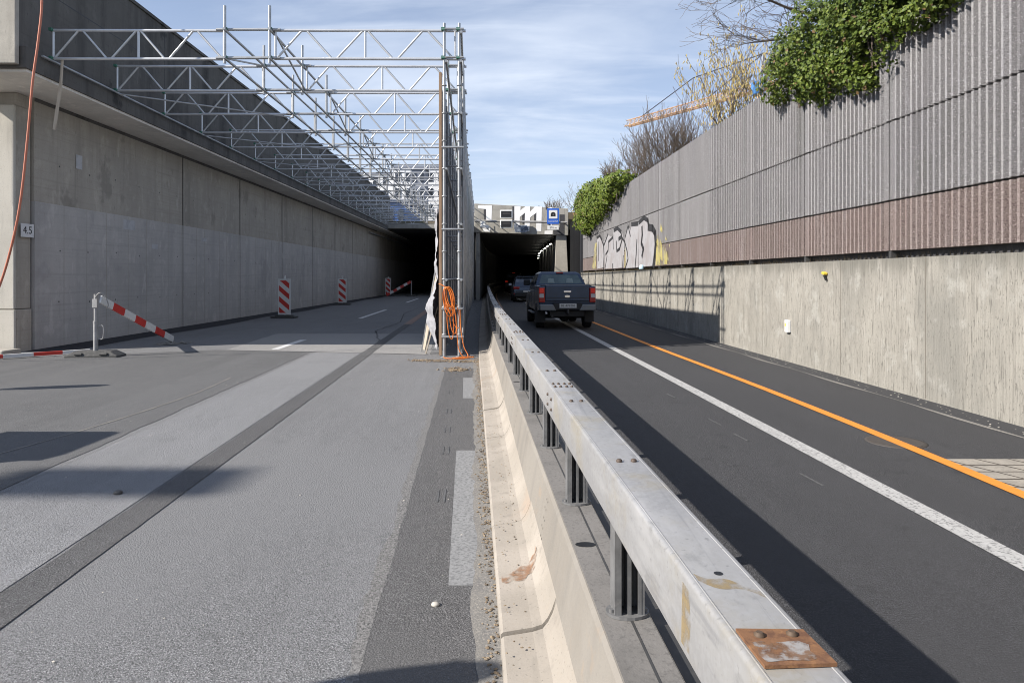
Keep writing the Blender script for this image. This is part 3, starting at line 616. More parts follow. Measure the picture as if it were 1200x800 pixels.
m=W(); secs=[[(tunL(y)-.3,y,4.83),(tunR(y)+.5,y,4.83),(tunR(y)+.5,y,5.1),(tunL(y)-.3,y,5.1)] for y in frange(50.6,124,3)]; m.loft(secs); m.build('tunnel_ceiling',M['tunnel_ceiling'],tp)
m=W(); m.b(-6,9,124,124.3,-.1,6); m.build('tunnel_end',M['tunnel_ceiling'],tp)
# painted letters on the lintel
def pl_(px,py,off):
    """photo zoom point (x 555..690 at 8.889/px) -> lintel plane"""
    k=(px/8.889+555-600)/800; h=(325-(py/8.889+225))/800
    s=pa; u=(YL*k-XL)/(math.cos(s)-k*math.sin(s)); Y=YL+u*math.sin(s); return pf(u,1.65+h*Y,off)
B=Bag('white_letter',M['gloss_white'],tp)
for P in ([(45,140),(192,140),(186,315),(132,310),(130,178),(45,172)],[(425,150),(490,150),(488,190),(540,150),(590,148),(588,205),(640,152),(712,152),(705,410),(650,405),(655,215),(590,265),(580,408),(530,400),(535,215),(482,262),(478,400),(425,400)],[(790,160),(820,160),(818,350),(795,350)],[(740,405),(825,398),(822,440),(738,438)],[(92,345),(140,340),(178,372),(170,415),(98,412)]): B.new().add([pl_(x,y,.012) for x,y in P],[tuple(range(len(P)))[::-1]])
B.done()
B=Bag('dark_shading',M['gdark'],tp)
for P in ([(404,152),(424,152),(424,300),(404,300)],[(500,230),(534,212),(530,330),(510,335)],[(630,225),(654,212),(650,300),(630,305)],[(750,160),(772,158),(772,180),(752,185)],[(895,235),(948,235),(946,450),(830,440),(832,380),(895,370)],[(105,180),(130,178),(130,305),(108,300)],[(432,340),(575,345),(570,420),(420,400)][0:0]):
    if P: B.new().add([pl_(x,y,.009) for x,y in P],[tuple(range(len(P)))[::-1]])
B.done()
m=W()
for P in ([(415,330),(470,345),(555,345),(575,400),(540,420),(430,415)],): m.add([pl_(x,y,.018) for x,y in P],[tuple(range(len(P)))[::-1]])
m.build('blue_smear',surf('blue_grey_smear',(.30,.36,.45),.7,0,[(3,I3,.42,.55,(.08,.10,.14),.9),(5,I3,.55,.65,(.6,.62,.66),.8)]),tp)
# gantry tube with signs
g=thing('sign_gantry','grey horizontal pipe gantry in front of the tunnel lintel','gantry',pf(PW/2,5.55,.62))
m=W(); m.tube(pf(-.2,5.70,.66),pf(PW-.1,5.56,.66),.085,10); m.build('pipe',M['galv'],g)
B=Bag('bracket',M['galv'],g)
for u in(.3,2.6,5.0,PW-.3): B.new().tube(pf(u,5.69-.02*u,.66),pf(u,5.69-.02*u,-.02),.05,8)
B.done()
def at_face(px,py,off):
    return Vector(pl_((px-555)*8.889,(py-225)*8.889,off))
for (px,py,h_,lab) in((594,252.2,.55,'upper black lane signal with white border on the gantry pipe'),(594,263.6,.55,'lower black lane signal with white border on the gantry pipe')):
    c=at_face(px,py,.84); t=thing('lane_signal',lab,'traffic signal',c,pa,'lane signals on the gantry')
    m=MB(); m.box((0,.06,0),(.90,.18,.60)); m.build('housing',M['wht_plain'],t,bevel=.05)
    m=MB(); m.box((0,-.035,0),(.74,.02,.44)); m.build('display',M['blk'],t,bevel=.008)
    m=MB(); m.box((0,-.047,.05),(.5,.004,.05)); m.build('display_segments',surf('dim_segments',(.10,.09,.09),.5),t)
c=at_face(648,254.5,.80); t=thing('tunnel_sign','blue tunnel sign with white pictogram field on the gantry','sign',c,pa)
m=MB(); m.box((0,.02,0),(.86,.03,1.12)); m.build('sign_face',M['blue'],t,bevel=.012)
m=MB(); m.box((0,0,.13),(.60,.012,.60)); m.build('pictogram_field',M['wht_plain'],t)
m=MB(); m.prism([(-.17,-.02),(-.06,-.02),(-.06,.09),(-.045,.13),(0,.15),(.045,.13),(.06,.09),(.06,-.02),(.17,-.02),(.17,.16),(.12,.25),(0,.30),(-.12,.25),(-.17,.16)],-.012,-.007,'y'); m.box((0,-.009,.05),(.11,.004,.13)); m.build('tunnel_pictogram',M['blk'],t)
m=MB(); m.text('Sonnenhof',.155,Matrix.Translation((0,.002,-.36))@Matrix.Rotation(R(90),4,'X')); m.build('lettering',M['wht_plain'],t)
c=at_face(648,267.8,.80); t=thing('distance_plate','small white plate reading 276 m under the blue tunnel sign','sign',c,pa)
m=MB(); m.box((0,.02,0),(.80,.03,.30)); m.build('plate_face',M['wht_plain'],t,bevel=.01)
m=MB(); m.text('276 m',.20,Matrix.Translation((0,.002,0))@Matrix.Rotation(R(90),4,'X')); m.build('lettering',M['blk'],t)
c=at_face(569,266.5,.72); t=thing('surveillance_camera','white surveillance camera housing at the left end of the gantry','camera',c,pa)
m=MB(); m.box((0,0,0),(.62,.35,.25),0,0,R(12)); m.build('camera_housing',M['wht_plain'],t,bevel=.05); m=MB(); m.box((-.12,0,.27),(.35,.25,.22)); m.tube((-.1,0,.1),(-.1,0,.3),.05); m.build('mount',M['wht_plain'],t,bevel=.03)
# tunnel lamps
for i,(y) in enumerate((53.5,57.5,61.8,67,73.5,82,92)):
    t=thing('tunnel_lamp','%s lit lamp of the row along the right tunnel wall, counted from the portal'%['first','second','third','fourth','fifth','sixth','seventh'][i],'lamp',(tunR(y)-.18,y,4.28),0,'lit lamps along the right tunnel wall')
    m=MB(); m.box((.1,0,.06),(.2,1.3,.12)); m.build('lamp_housing',M['dark_steel'],t); m=MB(); m.box((-.02,0,-.03),(.16,.8,.05),0,0,R(-25)); m.build('diffuser',M['tunnel_lamp'],t)
# left tunnel
lt=thing('tunnel_mouth','dark rectangular tunnel mouth at the end of the empty left carriageway','tunnel',(-7,60,0))
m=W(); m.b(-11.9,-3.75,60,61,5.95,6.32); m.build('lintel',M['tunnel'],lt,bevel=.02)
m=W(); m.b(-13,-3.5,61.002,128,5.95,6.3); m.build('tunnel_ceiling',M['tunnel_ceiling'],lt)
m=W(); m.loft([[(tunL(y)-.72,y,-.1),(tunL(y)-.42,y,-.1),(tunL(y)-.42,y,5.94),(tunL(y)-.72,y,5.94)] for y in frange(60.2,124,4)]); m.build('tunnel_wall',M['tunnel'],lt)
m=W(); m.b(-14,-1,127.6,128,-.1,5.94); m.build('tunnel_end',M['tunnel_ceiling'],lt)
m=W(); m.path([(lwX(y)+.14,y,5.35) for y in frange(56,110,6)],.06,8); m.build('pipe',M['galv'],lt)
m=MB(); m.b(-11.2,-3.4,61.2,300,6.33,6.7); m.b(-3.4,6.3,50.9,300,5.2,6.5); struct(m.build('tunnel_deck',M['soil']))

# ------------------------------------------------------------------ median barrier
mbar=thing('median_barrier','galvanised box rail on steel posts over a cream concrete kerb barrier between the carriageways','barrier',(.2,5,0))
def sweep(prof,ys,mb,closed=True,sm=False):
    secs=[]
    for y in ys:
        dx=(medX(y+.1)-medX(y-.1))/.2; L=math.hypot(1,dx); nx,ny=1/L,-dx/L; c=medX(y)
        secs.append([(c+u*nx,y+u*ny,z) for u,z in prof])
    mb.loft(secs,closed,True,sm)
def bp(u,y,z):
    dx=(medX(y+.1)-medX(y-.1))/.2; L=math.hypot(1,dx); return (medX(y)+u/L,y-u*dx/L,z)
ysb=frange(-2,60,.5)+frange(60.5,118,1.5)
core=[(-.185,-.02),(-.183,.10),(-.172,.15),(-.118,.462),(-.105,.480),(.075,.480),(.086,.462),(.150,.15),(.183,.10),(.185,-.02)]
m=W(); sweep(core,ysb,m); m.build('concrete_core',M['barrier'],mbar)
# toe blocks with open joints
jy=[-2,-.4,.9,3.08,4.42,6.82,8.25,10.68,12.1,14.5,15.9]
while jy[-1]<84: jy.append(jy[-1]+(2.42 if len(jy)%2 else 1.4))
toeL=[(-.415,-.02),(-.412,.048),(-.40,.058),(-.27,.075),(-.225,.088),(-.200,.118),(-.181,.155),(-.160,.215),(-.14,-.02)]
tm=None
for i in range(len(jy)-1):
    a,b=jy[i]+.011,jy[i+1]-.011; dz=random.uniform(-.009,.009)*(0 if jy[i]<3.7<jy[i+1] else 1)
    for s in(-1,1):
        m=W()
        pr=[(-s*u if s==1 else u,z+(dz if z>0 else 0)) for u,z in toeL]
        if s==1: pr=pr[::-1]
        sweep(pr,frange(a,b,.5),m); m.build('toe_block',M['toe'],mbar)
RS=surf('rust_stain',(.27,.145,.08),.9,0,[(30,I3,.5,.7,(.33,.21,.13),.8)],fade=(16,.36,.62,.8))
m=W(); vs=[]; ny=14
tp_=[(-.385,.0605),(-.36,.064),(-.33,.068),(-.30,.072),(-.27,.0765),(-.245,.083),(-.225,.0895),(-.208,.11),(-.1955,.127),(-.188,.155)]
for k,(u,z) in enumerate(tp_):
    t=k/(len(tp_)-1); y0=3.62+.16*t*t; wd=.075*(.25+.75*math.sin(math.pi*(.12+.8*t)))*(1+.3*math.sin(t*19))
    vs+=[bp(u-.0012,y0-wd,z+.0028),bp(u-.0012,y0+wd,z+.0028)]
m.add(vs,[(2*i,2*i+1,2*i+3,2*i+2) for i in range(len(tp_)-1)]); m.build('rust_stain',RS,mbar)
m=W(); sweep([(-.002,.478),(-.002,.483),(.006,.483),(.006,.478)],ysb,m); m.build('ledge_seam',M['dark_steel'],mbar)
m=W(); sweep([(-.100,.4795),(-.100,.4815),(.072,.4815),(.072,.4795)],ysb,m); m.build('ledge_top',M['ledge'],mbar)
m=W(); sweep([(.088,.36),(.088,.445),(.20,.435),(.20,.34)],frange(-2,30,.5),m); m.build('cable_channel',M['dark_steel'],mbar)
# rail
r_=.011
rail=[(-.075,.82+r_),(-.075+r_,.82),(.075-r_,.82),(.075,.82+r_)]
def corner(cx,cz,a0):
    return [(cx+r_*math.cos(a),cz+r_*math.sin(a)) for a in[a0+R(90)*k/4 for k in range(5)]]
rail=corner(-.075+r_,1-r_,R(90))[::1]+corner(-.075+r_,.818+r_,R(180))+corner(.075-r_,.818+r_,R(270))+corner(.075-r_,1-r_,0)
m=W(); m.smooth=True; sweep(rail,ysb,m,True,True); m.build('box_rail',M['galv'],mbar)
for u in(-.060,.060):
    m=W(); sweep([(u-.0022,.9995),(u-.001,1.0012),(u+.001,1.0012),(u+.0022,.9995)],ysb,m); m.build('weld_seam',M['galv'],mbar)
# posts
pj=[2.38+1.165*k for k in range(-3,75)]
def post_mesh():
    mb=MB(); mb.loft([[(.076*math.cos(a),.058*math.sin(a),z) for a in[2*math.pi*k/18 for k in range(18)]] for z in(.4825,.4925)])
    # open sigma section, slot facing the camera
    for x in(-.046,.046): mb.box((x,0,.655),(.012,.075,.332))
    mb.box((0,.034,.655),(.09,.008,.332)); mb.box((.0,-.002,.655),(.012,.07,.332))
    for x in(-.035,.035): mb.box((x,-.036,.655),(.012,.006,.332))
    for x,y in((-.058,-.012),(.058,-.012)): mb.lathe([(.010,.4925),(.010,.504)],(x,y,0),n=6)
    return mb
p0=None
for y in pj:
    if p0 is None: p0=post_mesh().build('rail_post',M['post'],mbar); o=p0
    else: o=p0.copy(); COL.objects.link(o); o.parent=mbar
    q=bp(0,y,0); o.location=(q[0]-.2,q[1]-5,0); o.rotation_euler=(0,0,-math.atan((medX(y+.1)-medX(y-.1))/.2))
# bolts
B=Bag('bolt_head',surf('rusty_bolts',(.10,.075,.06),.7,.3),mbar)
def bolt(p,ax='z',r=.011):
    m=B.new()
    prof=[(r,0),(r,.003),(r*.9,.008),(r*.5,.011)]
    if ax=='z': m.lathe(prof,p,'z',8)
    else: m.lathe([(a,-b) for a,b in prof],p,'x',8)
for y in pj:
    if 2<y<45:
        for u in(-.022,.03): bolt(bp(u,y+.03,.9995))
for k in range(10):
    yc=4.10+3.96*k
    for dy in(-.05,.05):
        for u in(-.05,-.018,.018,.05): bolt(bp(u,yc+dy,.9995),r=.009)
    for dy in(-.09,.09):
        for z in(.875,.935): bolt(bp(-.0748,yc+dy,z),'x',.009)
B.done()
# holes in rail and barrier wall
B=Bag('drill_hole',M['blk'],mbar)
for y,u in((1.50,.0),): B.new().disc(bp(u,y,1.0008),.010,'z',12)
for yc in(3.75,6.3,8.9,11.5):
    for a in range(5):
        for b in range(2):
            z=.22+.05*a; u=-(.172-(z-.15)*.173)-.002; q=bp(u,yc+b*.05+.02*(a%2),z); B.new().disc(q,.008,'x',8,.006)
for y in(2.99,7.65): B.new().disc(bp(-.045,y,.4835),.045,'z',16,.028)
B.done()
# rust plate on the nearest rail piece
m=W()
vv=[bp(-.056,1.135,1.0015),bp(.068,1.135,1.0015),bp(.064,1.245,1.0015),bp(-.058,1.255,1.0015)]
hh=[(a,b,c+.006) for a,b,c in vv]
m.add(vv+hh,[(3,2,1,0),(4,5,6,7),(0,1,5,4),(1,2,6,5),(2,3,7,6),(3,0,4,7)])
pl=m.build('rusty_plate',M['rust'],mbar)
m=W(); q=[(-.048,1.143),(-.01,1.147),(.030,1.143),(.046,1.152),(.040,1.172),(.048,1.192),(.035,1.206),(.0,1.203),(-.03,1.209),(-.050,1.206),(-.047,1.185),(-.053,1.165)]
m.add([bp(u,y,1.0083) for u,y in q],[tuple(range(len(q)))]); m.build('bare_metal_patch',surf('worn_bare_metal',(.34,.325,.31),.7,.1,[(38,I3,.42,.60,(.19,.10,.05),.9,7),(20,I3,.5,.7,(.26,.25,.24),.7)],fade=(32,.36,.56,.9)),pl,off=Vector((.2,5,0)))
OB=surf('old_bolts',(.11,.075,.05),.7,.3)
for u in(-.025,.035):
    m=W(); m.lathe([(.0105,1.007),(.0105,1.010),(.006,1.014)],bp(u,1.228,0),'z',10); m.build('plate_bolt',OB,pl,off=Vector((.2,5,0)))
# ochre streak and rust marks
B=Bag('ochre_streak',M['stain'],mbar)
us=[-.056+.0112*k for k in range(11)]
vv=[bp(u,1.475-.9*(u+.056)+.02*math.sin(u*50),1.0006) for u in us]+[bp(u,1.505-.72*(u+.056)+.012*math.sin(u*70+1),1.0006) for u in us[::-1]]
B.new().add(vv,[(i,i+1,20-i,21-i) for i in range(10)])
B.new().add([bp(-.0756,1.47,.978),bp(-.0756,1.46,.91),bp(-.0756,1.47,.84),bp(-.0756,1.525,.84),bp(-.0756,1.52,.92),bp(-.0756,1.515,.978)],[(0,1,2,3,4,5)])
B.done()
# ------------------------------------------------------------------ scaffold
sc=thing('scaffold','long silver tube scaffold with lattice girders spanning the left carriageway','scaffold',(-5,14.2,0))
NB=19; SP=2.42; TY=[14.2+SP*i for i in range(NB)]
mid1=lambda y:-5.95-.028*(y-14.2); mid2=lambda y:-5.02-.028*(y-14.2)
rowL=lambda y:rowR(y)-.31
trL=lambda y:cwX(y)+.04
ZTt,ZBt=6.80,6.21
def girder(npan):
    """unit-length lattice girder along x (0..1), real heights"""
    mb=MB()
    return mb
BT=Bag('centre_tie',M['tube'],sc); BC=Bag('cross_tube',M['tube'],sc); BK=Bag('coupler',M['green'],sc)
for i,y in enumerate(TY):
    yy=y
    for (x0,x1) in((trL(y),mid1(y)-.06),(mid2(y)+.06,rowL(y)+.36+.08)):
        m=W(); L=x1-x0; f=lambda t,z:(x0+L*t,y+.05+.03*t,z)
        m.tube(f(0,ZTt),f(1,ZTt),.031,6); m.tube(f(0,ZBt),f(1,ZBt),.031,6)
        e=.02; segs=[0,.165,.33,.5,.665,.83,1.0]
        lo=.95 if x0>-5.5 else 1
        for k in range(6):
            a=segs[k]*lo+.012; b=segs[k+1]*lo-.012
            za,zb=((ZBt,ZTt) if k%2==0 else (ZTt,ZBt)) if k<3 else ((ZTt,ZBt) if k%2==1 else (ZBt,ZTt))
            m.tube(f(a,za),f(b,zb),.024,5)
        for t_ in(.006,.5*lo,lo-.004): m.tube(f(t_,ZBt),f(t_,ZTt),.026,5)
        m.build('lattice_girder',M['alu'],sc)
    BT.new().tube((mid1(y)-.2,y,ZTt),(mid2(y)+.2,y,ZTt),.03,6); BT.new().tube((mid1(y)-.2,y,ZBt),(mid2(y)+.2,y,ZBt),.03,6)
    for fx in(mid1,mid2):
        m=W(); m.tube((fx(y),y-.06,6.08),(fx(y),y-.06,7.27),.032,8); m.build('short_post',M['tube'],sc)
    for j,fx in enumerate((rowL,rowR)):
        m=W(); m.tube((fx(y),y,.02),(fx(y),y,6.93 if j==0 else 6.93),.028 if i else .031,8); m.lathe([(.07,0.0),(.07,.012)],(fx(y),y,0),n=8)
        z=.45
        while z<6.9:
            m.lathe([(.030,z),(.052,z+.004),(.052,z+.022),(.030,z+.03)],(fx(y),y,0),n=8); z+=.575
        m.build('standard',M['tube'],sc)
    for z in(.42,1.0,2.65,4.35,6.21,6.8): BC.new().tube((rowL(y)-.05,y-.045,z),(rowR(y)+.10,y-.045,z),.022,6)
    for fx in(mid1,mid2):
        for z in(ZTt,ZBt): BK.new().box((fx(y),y-.01,z),(.08,.10,.06))
    for z in(ZTt,ZBt): BK.new().box((rowL(y)-.02,y-.02,z),(.075,.09,.055)); BK.new().box((rowR(y)-.02,y-.02,z),(.07,.09,.05)); BK.new().box((trL(y)+.01,y,z),(.06,.08,.06))
BT.done(); BC.done(); BK.done()
def longt(fx,z,y0,y1,r=.028,mat='tube',nm='ledger'):
    m=W(); m.path([(fx(y),y,z) for y in frange(y0,y1,SP)],r,6); m.build(nm,M[mat],sc)
for fx in(mid1,mid2):
    for z in(ZTt-.05,ZBt-.05): longt(lambda y:fx(y)+.03,z,14.0,TY[-1]+.3)
longt(lambda y:trL(y)+.03,ZBt-.06,13.9,TY[-1]+.3)
for z in(.10,1.6,2.75,3.9,5.05,6.12,6.72): longt(lambda y:rowR(y)+.045,z,14.1,TY[-1]+.2)
for z in(1.6,3.9,6.12): longt(lambda y:rowL(y)+.045,z,14.1,TY[-1]+.2)
B=Bag('diagonal_brace',M['tube'],sc)
for i in range(0,NB-1):
    a,b=TY[i],TY[i+1]
    if i%2==0:
        B.new().tube((mid2(a)+.05,a,ZTt),(mid2(b)+.05,b,ZBt),.022,5); B.new().tube((mid1(b)-.05,b,ZTt),(mid1(a)-.05,a,ZBt),.022,5)
    if i%2==1: B.new().tube((trL(a)+.1,a,ZBt-.1),(mid1(b)-.1,b,ZBt-.1),.02,5)
B.done(); B=Bag('face_brace',M['tube'],sc)
for i in range(NB-1):
    a,b=TY[i],TY[i+1]
    z0=(.3,2.4,4.5)[i%3]; B.new().tube((rowR(a)+.07,a,z0),(rowR(b)+.07,b,z0+2.1),.02,5)
B.done()
B=Bag('intermediate_post',M['tube'],sc)
for i in range(NB-1):
    for t in(.34,.67):
        y=TY[i]+SP*t; B.new().tube((rowR(y)+.075,y,.03),(rowR(y)+.075,y,6.45),.02,6)
B.done()
# hoarding panels behind the standards
hd=thing('hoarding','tall hoarding of blue grey panels with plywood edges standing along the scaffold','hoarding',(-1.5,14.2,0))
hx=lambda y:rowL(y)-.09
for i in range(NB-1):
    a,b=TY[i]-.06+(.3 if i==0 else 0),TY[i+1]-.075
    m=W(); m.loft([[(hx(y)-.02,y,.04),(hx(y)+.02,y,.04),(hx(y)+.02,y,5.72),(hx(y)-.02,y,5.72)] for y in(a,(a+b)/2,b)]); m.build('panel',M['panel'],hd)
B=Bag('stud',surf('stud_grey',(.12,.13,.15),.7,0,[(4,I3,.4,.7,(.22,.22,.23),.6)]),hd)
for y in frange(14.9,TY[-1]-.4,.605): B.new().box((hx(y)+.055,y,2.88),(.07,.05,5.6))
B.done()
m=W(); m.b(hx(14.3)-.028,hx(14.3)+.028,14.32,14.42,.02,5.95); m.build('timber_edge',M['ply'],hd)
B=Bag('paper_sticker',M['wht_plain'],hd)
random.seed(8)
for i in range(40):
    y=random.uniform(18,56); z=random.uniform(.5,5.5); B.new().box((hx(y)+.024,y,z),(.004,random.uniform(.05,.14),random.uniform(.05,.14)))
B.done()

# tarp and leaning boards beside the scaffold end
m=W(); nz=60; ny=18; vs=[]
for k in range(nz+1):
    for j in range(ny+1):
        z=.12+3.0*k/nz; y=14.45+.8*j/ny; bul=.07+.27*math.exp(-((z-.85)/.48)**2)+.06*math.exp(-((z-2.4)/.6)**2)
        x=hx(14.2)-.03-bul*math.sin(math.pi*(.12+.88*j/ny))*(.8+.35*mnoise.noise((y*3,z*2.2,1)))-.07*abs(mnoise.noise((y*6,z*5,4)))-.04*abs(mnoise.noise((y*11,z*9,8)))
        vs.append((x,y+.1*mnoise.noise((z*3,y,2)),z))
m.add(vs,[(k*(ny+1)+j,k*(ny+1)+j+1,(k+1)*(ny+1)+j+1,(k+1)*(ny+1)+j) for k in range(nz) for j in range(ny)],True)
o=m.build('tarpaulin',M['tarp'],off=(-1.6,14.5,.1)); tag(o,'crumpled pale grey tarpaulin hanging beside the scaffold end','tarpaulin'); sd=o.modifiers.new('thickness','SOLIDIFY'); sd.thickness=.006
for (x,y,z),(x2,y2,z2),wd,lab,mt in((( -2.02,15.6,.0),(-1.62,15.0,1.75),.16,'pale timber board leaning left against the tarpaulin','board'),((-1.86,14.75,.0),(-1.62,14.9,1.0),.12,'short cream board leaning under the longer one beside the tarpaulin','board'),((-2.0,15.1,0),(-1.60,14.75,2.15),.03,'thin grey lath leaning on the tarpaulin','galv')):
    m=W(); m.bar((x,y,z+.01),(x2,y2,z2),.025,wd); tag(m.build('leaning_board' if wd>.1 else 'leaning_lath',M[mt],off=(x,y,z)),lab,'board' if wd>.1 else 'lath')
# orange cable coil on the scaffold
m=W(); random.seed(11); cx,cy=-1.30,14.06
pts=[(-1.50,14.0,1.52),(-1.44,13.97,1.5)]
for k in range(7):
    for j in range(14):
        t=2*math.pi*j/14; w_=.075+.02*math.sin(k*2.1); h_=.25+.05*math.sin(k*1.7)
        pts.append((cx-.06+.011*k+w_*math.sin(t)+.08*(.5-.5*math.cos(t)),13.96-.01*(k%4)+.01*math.sin(3*t),1.45-h_+h_*math.cos(t)+.012*math.sin(k*3.3)))
pts+=[(-1.22,13.95,1.2),(-1.15,13.93,.85),(-1.12,13.93,.5),(-1.09,13.92,.2),(-.98,13.85,.03),(-.85,13.9,.02),(-.78,14.0,.02),(-.95,14.05,.02),(-1.2,13.82,.02),(-1.05,13.8,.03),(-.9,13.78,.03)]
m.path(smooth(pts,2),.010,6)
for k in range(3):
    x=-1.30+.06*k; m.path(smooth([(x,13.97,1.1),(x-.03,13.98,.8),(x+.02,13.97,.45+.1*k),(x+.09,13.96,.42+.1*k),(x+.10,13.97,.8),(x+.05,13.97,1.1)],4),.009,6)
m.path(smooth([(-1.06,13.93,1.0),(-1.04,13.9,.6),(-.98,13.88,.25),(-.9,13.8,.03),(-1.3,13.75,.02),(-1.4,14.0,.02)],4),.010,6)
tag(m.build('cable_coil',M['cable'],off=(-1.25,13.95,.0)),'coil of bright orange cable hung on the nearest scaffold posts','cable')
# rubble and leaf litter
m=W(); random.seed(21)
def chip(mb,x,y,z,s):
    a=random.uniform(0,6.28); q=[]
    for k in range(5):
        t=a+k*1.257; q.append((x+s*math.cos(t)*random.uniform(.6,1.2),y+s*math.sin(t)*random.uniform(.6,1.2),z+random.uniform(0,s*.4)))
    c=(x,y,z+s*random.uniform(.4,.9)); mb.add(q+[c],[(k,(k+1)%5,5) for k in range(5)])
for i in range(520):
    t=random.random(); chip(m,-2.0+1.5*t+random.gauss(0,.05),13.55+random.gauss(0,.10)-.2*t,.005,random.uniform(.008,.03))
for i in range(120): chip(m,-1.0+random.gauss(0,.12),12.2+random.gauss(0,.16),.005,random.uniform(.01,.035))
for i in range(1500):
    y=random.uniform(1.5,14); chip(m,medX(y)-.44+random.gauss(0,.028),y,.008,random.uniform(.004,.013))
for i in range(260):
    y=random.uniform(1.5,14); chip(m,medX(y)-random.uniform(.18,.40),y,.075,random.uniform(.004,.009))
tag(m.build('leaf_litter',M['chips'],off=(-.5,10,0)),'dry leaves and crumbs along the cream kerb and scaffold foot','litter',kind='stuff')
m=W(); random.seed(22)
for i in range(170):
    x=random.uniform(-5,-.3); y=random.uniform(2.2,15); chip(m,x,y,.004,random.choice((.004,.005,.006,.009)))
for i in range(400): chip(m,rwX(1)-.0-random.uniform(.05,.35)-.041*i*.08,1+i*.08,.004,random.uniform(.005,.014))
tag(m.build('loose_grit',M['stone'],off=(-2,6,0)),'scattered pale grit on the old asphalt','grit',kind='stuff')
m=W(); o=MB()
q=[(.018,0),(.022,.006),(.017,.013),(.006,.016)]; o.lathe(q,n=9); tag(o.build('pale_stone',M['stone']),'single pale pebble lying on the dark patched strip','stone').location=(-.385,3.43,.004)
o=MB(); o.lathe([(.03,0),(.035,.01),(.02,.025)],n=7); tag(o.build('asphalt_lump',M['band']),'dark lump of asphalt lying on the old carriageway','lump').location=(-3.0,5.2,.003)

# ------------------------------------------------------------------ road fittings on the right
t=thing('manhole_cover','round dark manhole cover under the orange line','manhole',(3.85,6.85,-.003))
m=MB(); m.lathe([(.28,-.01),(.28,.0075),(.25,.0085)],n=28); m.build('frame',M['iron'],t); m=MB(); m.lathe([(.245,-.004),(.245,.0113)],n=28); m.build('lid',M['iron'],t)
m=MB(); q=[(ol(4.3)+.068,4.3),(rwX(4.3)-.05,4.3),(rwX(6.2)-.05,6.2),(ol(6.2)+.068,6.2)]; m.add([(x,y,.003) for x,y in q],[(0,1,2,3)]); struct(m.build('paving_bed',surf('paving_joint',(.10,.085,.07),.95)))
m=MB(); random.seed(14)
for r in range(9):
    for c in range(-4,9):
        a=.42; y0=4.32+r*.21; x0=3.9+c*.30-.10*r; P=[(x0,y0),(x0+.275,y0),(x0+.275-.09,y0+.185),(x0-.09,y0+.185)]
        if P[1][0]<ol(y0) or P[1][0]>rwX(y0)-.06: continue
        P=[(max(x,ol(y)),y) for x,y in P]; m.add([(x,y,.0065+random.uniform(0,.0008)) for x,y in P],[(0,1,2,3)])
struct(m.build('paving',M['grate']))
# ------------------------------------------------------------------ red and white site equipment on the left
def stripes(mb,w,z0,z1,yf,slope,n):
    """red diagonal stripes clipped to the panel front"""
    H=z1-z0; per=H/n
    for k in range(n+2):
        a=z0+per*(k-.95); pts=[(-w/2,a),(w/2,a-slope),(w/2,a-slope+per*.5),(-w/2,a+per*.5)]
        def clip(P,z,keep):
            out=[]
            for i in range(len(P)):
                p,q=P[i],P[(i+1)%len(P)]; ip=keep(p[1]-z); iq=keep(q[1]-z)
                if ip: out.append(p)
                if ip!=iq:
                    s=(z-p[1])/(q[1]-p[1]); out.append((p[0]+s*(q[0]-p[0]),z))
            return out
        P=clip(pts,z0,lambda d:d>=0); P=clip(P,z1,lambda d:d<=0) if P else P
        if len(P)>2: mb.add([(x,yf,z) for x,z in P],[tuple(range(len(P)))])
def beacon():
    t=thing('beacon','x','beacon',(0,0,0),0,'red and white beacons along the left wall')
    m=MB(); m.prism([(-.5,-.22),(.5,-.22),(.5,.22),(-.5,.22)],0,.07); m.prism([(-.34,-.16),(.34,-.16),(.34,.16),(-.34,.16)],.07,.12); m.build('foot',M['rubber'],t,bevel=.02)
    m=MB(); m.box((0,.05,.9),(.06,.05,1.66)); m.build('stake',M['wht_plain'],t)
    m=MB(); m.box((0,0,.86),(.52,.035,1.46)); m.m=1; stripes(m,.42,.20,1.52,-.0185,-.0,3) if 0 else stripes(m,.42,.20,1.52,-.0195,.36,3); m.build('board',[M['wht'],M['red']],t,bevel=0)
    return t
b0=beacon()
for i,(x,y,lab) in enumerate(((-9.27,27.8,'nearest red and white striped beacon with a taller stake along the left wall'),(-10.2,41,'middle red and white striped beacon along the left wall'),(-10.95,60.3,'farthest small red and white striped beacon at the dark tunnel mouth'))):
    o=b0 if i==0 else copy_tree(b0); o.location=(x,y,.004); o['label']=lab; o.rotation_euler=(0,0,R((-4,3,-10)[i]))
def rw_beam(p,q,h,th,n,name,parent,start=0):
    p=Vector(p);q=Vector(q); m=MB()
    for k in range(n):
        m.m=(k+start)%2; m.bar(p+(q-p)*(k/n),p+(q-p)*((k+1)/n),th,h)
    return m.build(name,[M['wht'],M['red']],parent)
def rubber_foot(nm,parent,rz=0):
    m=MB(); m.loft([[(x*sx,y*sy,z) for x,y in((-.5,-.2),(.5,-.2),(.5,.2),(-.5,.2))] for sx,sy,z in((1.05,1,0),(1.05,1,.035),(.72,.75,.125))])
    for sx in(-.4,.4): m.box((sx*.62,-.185,.07),(.16,.06,.05),0,R(-25))
    o=m.build(nm,M['rubber'],parent,bevel=.012); o.rotation_euler=(0,0,rz); return o
bt=thing('barrier_stand','galvanised post on a rubber foot carrying a red and white beam slanting to the ground','barrier',(-8.66,14.2,.004))
rubber_foot('foot',bt,R(4))
m=MB(); m.tube((0,0,.1),(0,0,.72),.045,12); m.tube((0,0,.6),(0,0,1.30),.034,12); m.lathe([(.05,.70),(.05,.74)],n=12); m.build('post',M['galv'],bt)
